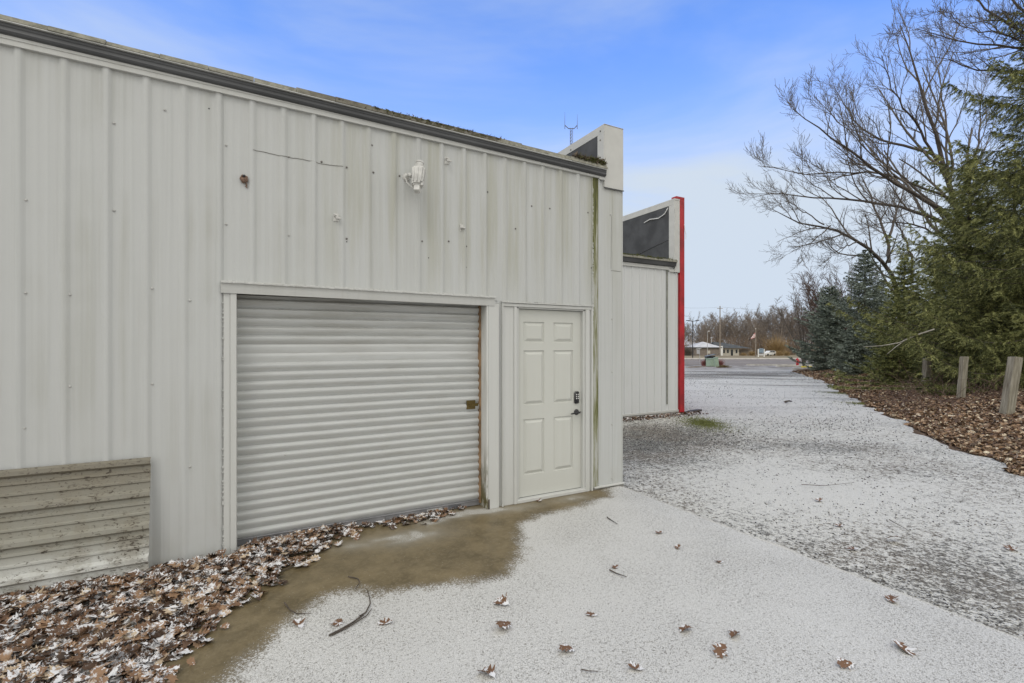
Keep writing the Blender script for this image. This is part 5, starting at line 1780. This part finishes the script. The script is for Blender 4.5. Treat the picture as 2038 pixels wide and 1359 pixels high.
pos = np.array([tuple(CW(a, b)) for a, b in zip(ll, dd)])
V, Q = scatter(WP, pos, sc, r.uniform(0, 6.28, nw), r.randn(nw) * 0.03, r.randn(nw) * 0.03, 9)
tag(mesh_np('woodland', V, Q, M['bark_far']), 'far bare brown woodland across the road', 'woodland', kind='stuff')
# undergrowth in front of the woodland
n = 15000
Ps = []
dd = r.uniform(172, 200, n); ll = r.uniform(-20, 160, n)
b = np.stack([dd * CA + ll * SA, dd * SA - ll * CA - 4.4, gzd(dd)], -1)
dirv = r.randn(n, 3) * 0.35; dirv[:, 2] = 1
hh = r.uniform(1.0, 7.5, n)
P_ = np.stack([b, b + dirv * hh[:, None] * 0.5, b + (dirv + r.randn(n, 3) * 0.15) * hh[:, None]], 1)
V, Q = tubes_np(P_, np.full((n, 3), 0.035) * np.array([1.2, 0.9, 0.5])[None], 3)
tag(mesh_np('undergrowth', V, Q, simple('brown_undergrowth', (0.25, 0.185, 0.13), 0.95, var=0.35, scale=0.3)), 'brown thicket at the foot of the far woodland', 'undergrowth', kind='stuff')

# ================================================================== ACROSS THE ROAD
def far_root(name, px, d, label, cat, group=None, yaw=0.0, lift=0.0):
    p = CW((px - CX) / F * d, d)
    p.z += lift
    return empty(name, p, VIEW_ROT + yaw, label, cat, group)

# low building with hip roof and porch wing   (1 px = d/960 m)
r0 = far_root('roadside_building', 1408, 160, 'low building with pale hip roof and a dark-roofed wing with windows', 'building')
def hip(q, x0, x1, y0, y1, z0, z1, ov=0.4):
    x0 -= ov; x1 += ov; y0 -= ov; y1 += ov
    m_ = (y1 - y0) / 2
    m_ = min(m_, (x1 - x0) / 2 - 0.3)
    vs = [(x0, y0, z0), (x1, y0, z0), (x1, y1, z0), (x0, y1, z0), (x0 + m_, (y0 + y1) / 2, z1), (x1 - m_, (y0 + y1) / 2, z1)]
    return q.add(vs, [(0, 1, 5, 4), (1, 2, 5), (2, 3, 4, 5), (3, 0, 4), (0, 3, 2, 1)])
q = MB(); q.box(-4.3, 4.2, 0, 8, -0.2, 2.45); q.build('wall', M['brick_brown'], r0)
q = MB(); hip(q, -4.3, 4.2, 0, 8, 2.7, 4.55, 0.5); q.build('roof', M['roof_grey'], r0)
q = MB(); q.box(-4.8, 4.7, -0.5, 8.5, 2.45, 2.69); q.build('fascia', M['roof_dark'], r0)
q = MB(); q.box(4.25, 4.95, -0.4, 0.4, -0.2, 3.1); q.build('pillar', M['white'], r0)
q = MB(); q.box(5.0, 11.0, 1.2, 8, -0.2, 2.3); q.build('wing_wall', M['cream'], r0)
q = MB(); q.add([(3.4, -0.2, 2.5), (15.5, 0.4, 2.3), (15.5, 8, 2.3), (3.4, 8, 2.5), (3.2, 4, 4.5), (6.5, 4, 4.3)], [(0, 1, 5, 4), (1, 2, 5), (2, 3, 4, 5), (3, 0, 4), (0, 3, 2, 1)]); q.build('wing_roof', M['roof_dark'], r0)
for x_ in (6.0, 7.3, 10.2):
    q = MB(); q.box(x_ - 0.28, x_ + 0.28, 1.12, 1.21, 0.75, 1.95); wn_ = q.build('window', M['window'], r0)
q = MB(); q.box(8.3, 9.0, 1.12, 1.21, -0.2, 1.95); q.build('door', M['window'], r0)
q = MB(); q.box(-0.1, 0.9, -0.08, 0.02, 0.6, 1.6); q.build('wall_panel', M['cream'], r0)
q = MB(); q.tube([(3.0, 4, 4.2), (3.0, 4, 5.6)], 0.14, 8); q.lathe([(0.2, 5.6), (0.32, 5.75), (0.32, 6.0), (0.15, 6.15)], (3.0, 4, 0), 10); q.build('vent_stack', M['pole_steel'], r0)
q = MB(); q.box(11.2, 16.5, 3.0, 3.2, -0.2, 1.9); o = q.build('board_fence', M['brick_brown']); o.location = r0.location; o.rotation_euler = r0.rotation_euler
tag(o, 'low brown board fence right of the low building', 'fence')
# white shed behind at the left
r1_ = far_root('white_shed', 1362, 178, 'long white metal shed partly hidden behind the red corner trim', 'building')
q = MB(); q.box(-18, 5.4, 0, 14, -0.2, 3.6); q.build('wall', M['white'], r1_)
q = MB(); q.add([(-18.4, -0.4, 3.6), (5.8, -0.4, 3.6), (5.8, 14.4, 3.6), (-18.4, 14.4, 3.6), (-18.4, 7, 4.9), (5.8, 7, 4.9)], [(0, 1, 5, 4), (2, 3, 4, 5), (0, 4, 3), (1, 2, 5), (0, 3, 2, 1)]); q.build('roof', M['roof_grey'], r1_)
# shrub hedge in front of the shed
def shrub(px, d, w_, h, mat, label, seed, n=900, name='shrub', wdt=0.02):
    rt = far_root(name, px, d, label, 'shrub')
    blades('foliage', 0, 0, w_, w_ * 0.6, n, h, mat, None, None, seed=seed, wdt=wdt, lean=0.45, parent=rt)
    return rt
shrub(1366, 152, 1.6, 3.4, M['bark2'], 'grey leafless shrub in front of the white shed', 1, 1500, wdt=0.03)
shrub(1497, 146, 0.9, 1.7, M['grass_tan'], 'clump of tan ornamental grass left of the flag pole', 2, 800, 'ornamental_grass')
shrub(1551, 148, 1.1, 1.8, M['grass_tan'], 'clump of tan ornamental grass right of the white car', 3, 800, 'ornamental_grass')
shrub(1566, 150, 0.9, 1.7, M['grass_tan'], 'smaller tan grass clump farther right of the white car', 4, 700, 'ornamental_grass')
shrub(1545, 170, 2.6, 8.0, M['grass_tan'], 'tall golden shrub at the edge of the woodland', 6, 900, wdt=0.04)
shrub(1480, 150, 1.2, 1.2, M['grass_tan'], 'low tan grass by the board fence', 7, 500, 'ornamental_grass')

# poles
def pole(name, px, d, ytop, r, mat, label, cat, extra=None):
    rt = far_root(name, px, d, label, cat)
    top = CZ - (ytop - HZ) / F * d - float(gzd(d))
    q = MB(); q.tube([(0, 0, -0.3), (0, 0, top)], [r, r * 0.75], 8); q.build('pole', M[mat], rt, smooth=True)
    if extra: extra(rt, top)
    return rt
def lamp_two(rt, t):
    q = MB(); q.tube([(-0.9, 0, t - 0.05), (0, 0, t - 0.1), (0.9, 0, t - 0.05)], 0.04, 6); q.build('cross_arm', M['black'], rt)
    for s_ in (-1, 1):
        q = MB(); q.box(s_ * 0.9 - 0.35, s_ * 0.9 + 0.35, -0.15, 0.15, t - 0.05, t + 0.08, 0.03); q.build('lamp_head', M['black'], rt)
pole('street_lamp', 1378.5, 92, 638, 0.09, 'black', 'tall black twin-headed lamp post beyond the road', 'street lamp', lamp_two)
def lamp_one(rt, t):
    q = MB(); q.tube([(0, 0, t - 0.02), (0.25, 0, t + 0.12)], 0.04, 6); q.build('arm', M['pole_steel'], rt)
    q = MB(); q.box(0.1, 0.55, -0.15, 0.15, t + 0.05, t + 0.22, 0.05); q.build('lamp_head', M['white'], rt)
pole('street_lamp', 1408, 120, 660, 0.07, 'pole_steel', 'thin pale lamp post before the low building', 'street lamp', lamp_one)
def xarm(rt, t):
    q = MB(); q.box(-0.7, 0.7, -0.06, 0.06, t - 0.7, t - 0.58); q.build('cross_arm', M['pole_wood'], rt)
    for s_ in (-0.6, 0.0, 0.6):
        q = MB(); q.lathe([(0.04, t - 0.58 if s_ else t), (0.07, (t - 0.58 if s_ else t) + 0.06), (0.05, (t - 0.58 if s_ else t) + 0.16)], (s_, 0, 0), 8); q.build('insulator', M['white'], rt)
pole('utility_pole', 1433, 125, 609, 0.17, 'pole_wood', 'tallest wooden utility pole behind the low building', 'utility pole', xarm)
def flagx(rt, t):
    q = MB(); q.lathe([(0.06, t), (0.12, t + 0.1), (0.06, t + 0.2)], (0, 0, 0), 8); q.build('finial', M['white'], rt)
pole('utility_pole', 1504, 120, 655, 0.14, 'pole_wood', 'shorter wooden pole with a drooping flag beside the roadside sign', 'utility pole', flagx)
# flag
p = CW((1504 - CX) / F * 120, 120)
t_ = CZ - (662 - HZ) / F * 120
q = MB(); q2 = MB()
for i in range(7):
    tgt = q if i % 2 == 0 else q2
    z0 = t_ - i * 0.17
    tgt.add([(-0.12, 0, z0), (-0.12 - 0.12 * i - 0.35, 0.12, z0 - 0.35), (-0.12 - 0.12 * i - 0.30, 0.02, z0 - 0.52), (-0.12, -0.05, z0 - 0.17),
             (-0.12, 0.03, z0), (-0.12 - 0.12 * i - 0.35, 0.15, z0 - 0.35), (-0.12 - 0.12 * i - 0.30, 0.05, z0 - 0.57), (-0.12, -0.02, z0 - 0.22)], [(0, 1, 2, 3), (7, 6, 5, 4), (0, 4, 5, 1), (2, 6, 7, 3), (1, 5, 6, 2), (0, 3, 7, 4)])
fr = empty('flag', (p.x, p.y, 0), VIEW_ROT, 'red and white striped flag hanging limp on the pole', 'flag')
q.build('red_stripes', M['flag_red'], fr); q2.build('white_stripes', M['white'], fr)
# wire
q = MB()
a = AT(1436, 611, 125); b = AT(1300, 606, 110); c = AT(1620, 616, 150)
for s_, e_ in ((a, b), (a, c)):
    pts = []
    for i in range(13):
        t = i / 12; pt = s_.lerp(e_, t); pt.z -= 0.5 * math.sin(pi * t); pts.append(pt)
    q.tube(pts, 0.018, 4)
tag(q.build('power_line', M['black']), 'thin overhead wire running to the tall utility pole', 'wire')

# roadside sign
r2_ = far_root('roadside_sign', 1515, 118, 'white framed roadside sign with grey-blue boards beside the car', 'sign')
for s_ in (-1, 1):
    q = MB(); q.box(s_ * 0.72 - 0.11, s_ * 0.72 + 0.11, -0.11, 0.11, -0.2, 1.85, 0.02); q.build('post', M['white'], r2_)
q = MB(); q.box(-0.6, 0.6, -0.05, 0.05, 0.95, 1.85, 0.02); q.tube([(-0.42, 0, 1.85), (0.42, 0, 1.85)], 0.12, 8); q.build('upper_board', M['blue_sign'], r2_)
q = MB(); q.box(-0.6, 0.6, -0.05, 0.05, 0.72, 0.92, 0.01); q.build('name_board', M['black'], r2_)
q = MB(); q.box(-0.6, 0.6, -0.04, 0.04, 0.25, 0.70, 0.01); q.build('lower_board', M['roof_grey'], r2_)

# white car
cr = far_root('parked_car', 1531, 150, 'white estate car parked by the roadside sign', 'car', yaw=0.25)
def car_body(q, prof, w_):
    n_ = len(prof)
    vs = [(x, -w_, z) for x, z in prof] + [(x, w_, z) for x, z in prof]
    fs = [tuple(range(n_)), tuple(reversed(range(n_, 2 * n_)))] + [(i, (i + 1) % n_, n_ + (i + 1) % n_, n_ + i) for i in range(n_)]
    return q.add(vs, fs)
q = MB(); car_body(q, [(-2.0, 0.3), (-2.05, 0.75), (-1.75, 0.95), (-0.9, 1.02), (-0.35, 1.48), (1.25, 1.5), (1.85, 1.1), (2.0, 0.85), (2.0, 0.3)], 0.85); q.build('body', M['white'], cr)
q = MB(); car_body(q, [(-0.75, 1.04), (-0.30, 1.42), (0.3, 1.43), (0.3, 1.02)], 0.862); q.build('window', M['window'], cr)
q = MB(); car_body(q, [(0.38, 1.02), (0.38, 1.43), (1.15, 1.43), (1.5, 1.08)], 0.862); q.build('window', M['window'], cr)
for x_ in (-1.25, 1.25):
    for y_ in (-0.78, 0.78):
        q = MB(); q.lathe([(0.2, -0.1), (0.32, -0.09), (0.32, 0.09), (0.2, 0.1)], (x_, y_, 0.32), 14, Matrix.Rotation(pi / 2, 3, 'X')); q.build('wheel', M['tyre'], cr)

# hydrant
p = G(1587, 728)
hy = empty('fire_hydrant', (p.x, p.y, p.z), VIEW_ROT, 'red fire hydrant at the far end of the drive', 'fire hydrant')
k = 1.08
q = MB(); q.lathe([(0.15 * k, 0), (0.15 * k, 0.05), (0.11 * k, 0.06), (0.11 * k, 0.5), (0.14 * k, 0.52), (0.14 * k, 0.56), (0.12 * k, 0.6)], (0, 0, 0), 14); q.build('barrel', M['hydrant'], hy, smooth=True)
q = MB(); q.lathe([(0.135 * k, 0.60), (0.12 * k, 0.68), (0.06 * k, 0.75), (0.03, 0.76), (0.03, 0.80)], (0, 0, 0), 14); q.build('bonnet', M['hydrant'], hy, smooth=True)
for s_ in (-1, 1):
    q = MB(); q.tube([(s_ * 0.09, 0, 0.45), (s_ * 0.20, 0, 0.45)], 0.055, 10); q.tube([(s_ * 0.20, 0, 0.45), (s_ * 0.235, 0, 0.45)], 0.07, 10); q.build('outlet_cap', M['hydrant'], hy)
q = MB(); q.tube([(0, -0.09, 0.40), (0, -0.21, 0.40)], 0.075, 10); q.build('pumper_cap', M['hydrant'], hy)

# kerb pieces near the hydrant
for (px, py, lw, mt_, lab) in ((1570, 729.5, 2.4, 'curb', 'pale kerb end in front of the hydrant'), (1605, 731, 0.9, 'yellow', 'yellow painted kerb stone right of the hydrant'), (1592, 735, 1.2, 'curb', 'pale concrete kerb piece nearest the leaf bank')):
    p = G(px, py)
    q = MB(); q.box(-lw / 2, lw / 2, -0.12, 0.12, -0.05, 0.12, 0.03); o = q.build('kerb_stone', M[mt_])
    o.location = p; o.rotation_euler = (0, 0, VIEW_ROT)
    tag(o, lab, 'kerb')

# utility cabinets with red shrub
p = G(1416, 729)
uc = empty('utility_cabinet', (p.x, p.y, p.z), VIEW_ROT + 0.3, 'larger pale green utility cabinet at the road edge', 'utility cabinet')
q = MB(); q.box(-0.38, 0.38, -0.35, 0.35, 0.0, 0.72, 0.03); q.build('housing', M['utility_green'], uc)
q = MB(); q.box(-0.42, 0.42, -0.39, 0.39, 0.72, 0.78, 0.01); q.build('lid', M['utility_green'], uc)
p = G(1427, 730)
uc = empty('utility_cabinet', (p.x, p.y, p.z), VIEW_ROT - 0.2, 'narrower pale green utility cabinet leaning beside the larger one', 'utility cabinet')
uc.rotation_euler = (0, -0.12, VIEW_ROT - 0.2)
q = MB(); q.box(-0.17, 0.17, -0.17, 0.17, 0.0, 0.85, 0.02); q.build('housing', M['utility_green'], uc)
q = MB(); q.box(-0.19, 0.19, -0.19, 0.19, 0.85, 0.90, 0.01); q.build('cap', M['utility_green'], uc)
p = G(1418, 728.5) + CW(0, 0.6, 0) - CW(0, 0, 0)
bx = empty('black_bin', (p.x, p.y, p.z), VIEW_ROT, 'black lidded container behind the pale green cabinets', 'container')
q = MB(); q.box(-0.42, 0.45, -0.25, 0.25, 0.0, 0.98, 0.03); q.build('body', M['black'], bx)
q = MB(); q.box(-0.48, 0.50, -0.3, 0.3, -0.04, 0.03, 0.02, Matrix.Translation((0, 0, 1.04)) @ Matrix.Rotation(-0.22, 4, 'Y')); q.build('lid', simple('grey_lid', (0.10, 0.11, 0.12), 0.4), bx)
M['redbush'] = simple('dull_red_twigs', (0.26, 0.10, 0.09), 0.9, var=0.3, scale=3)
p = G(1404, 728)
blades('red_shrub', p.x, p.y, 0.35, 0.3, 1400, 0.75, M['redbush'], 'dull red leafless shrub left of the utility cabinets', 'shrub', zf=lambda a, b: p.z, wdt=0.007, lean=0.5, seed=11, kind=None)
p2 = G(1433, 727)
blades('red_shrub', p2.x, p2.y, 0.25, 0.3, 700, 0.8, M['redbush'], 'thin red leafless shrub right of the utility cabinets', 'shrub', zf=lambda a, b: p2.z, wdt=0.006, lean=0.5, seed=12, kind=None)
p3 = G(1440, 731)
blades('weeds', p3.x, p3.y, 0.75, 0.25, 1500, 0.25, simple('olive_weeds', (0.16, 0.12, 0.05), 0.95, var=0.3), 'low olive weeds right of the utility cabinets', 'weeds', zf=lambda a, b: p3.z, wdt=0.01, lean=0.8, seed=13)
p4 = G(1385, 730.5)
blades('weeds', p4.x, p4.y, 1.3, 0.2, 1500, 0.08, simple('tan_weeds', (0.24, 0.17, 0.08), 0.95, var=0.3), 'thin tan weeds along the road edge by the small sign post', 'weeds', zf=lambda a, b: p4.z, wdt=0.01, lean=0.8, seed=14)
# small sign post
p = G(1393, 730)
sp_ = empty('yard_sign', (p.x, p.y, p.z), VIEW_ROT, 'small pale hanging sign on a thin post at the road edge', 'sign')
q = MB(); q.tube([(0, 0, 0), (-0.02, 0, 1.7)], 0.022, 6); q.build('post', M['pole_steel'], sp_)
q = MB(); q.tube([(-0.36, 0, 1.66), (0.14, 0, 1.74)], 0.02, 6); q.build('arm', M['white'], sp_)
q = MB(); q.box(-0.30, -0.04, -0.01, 0.01, 1.22, 1.60, 0.004); q.build('board', M['roof_grey'], sp_)

# radio mast behind the building
DM = 60.0
mr = empty('radio_mast', tuple(CW((1137 - CX) / F * DM, DM)), VIEW_ROT, 'lattice radio mast with two whip antennas beyond the roof', 'antenna mast')
zt = CZ - (255 - HZ) / F * DM - float(gzd(DM))
q = MB()
wdm = 0.16
for (a, b) in ((-wdm, -wdm), (wdm, -wdm), (0, wdm)):
    q.tube([(a, b, 0), (a, b, zt)], 0.03, 4)
zz0 = zt - 9
cs = [(-wdm, -wdm), (wdm, -wdm), (0, wdm)]
i = 0
while zz0 < zt - 0.3:
    for k in range(3):
        a, b = cs[k], cs[(k + 1) % 3]
        q.tube([(a[0], a[1], zz0), (b[0], b[1], zz0 + 0.4)], 0.018, 3)
    zz0 += 0.4
q.build('lattice', M['mast'], mr)
q = MB(); q.tube([(-0.78, 0, zt + 0.35), (-0.35, 0, zt - 0.05), (0.35, 0, zt - 0.05), (0.72, 0, zt + 0.35)], 0.05, 6); q.build('cross_arm', M['mast'], mr)
for x_, z1_ in ((-0.80, 2.0), (0.74, 1.75)):
    q = MB(); q.tube([(x_, 0, zt - 0.1), (x_, 0, zt + 0.5), (x_, 0, zt + z1_)], [0.04, 0.03, 0.012], 6); q.build('whip_antenna', M['mast'], mr)
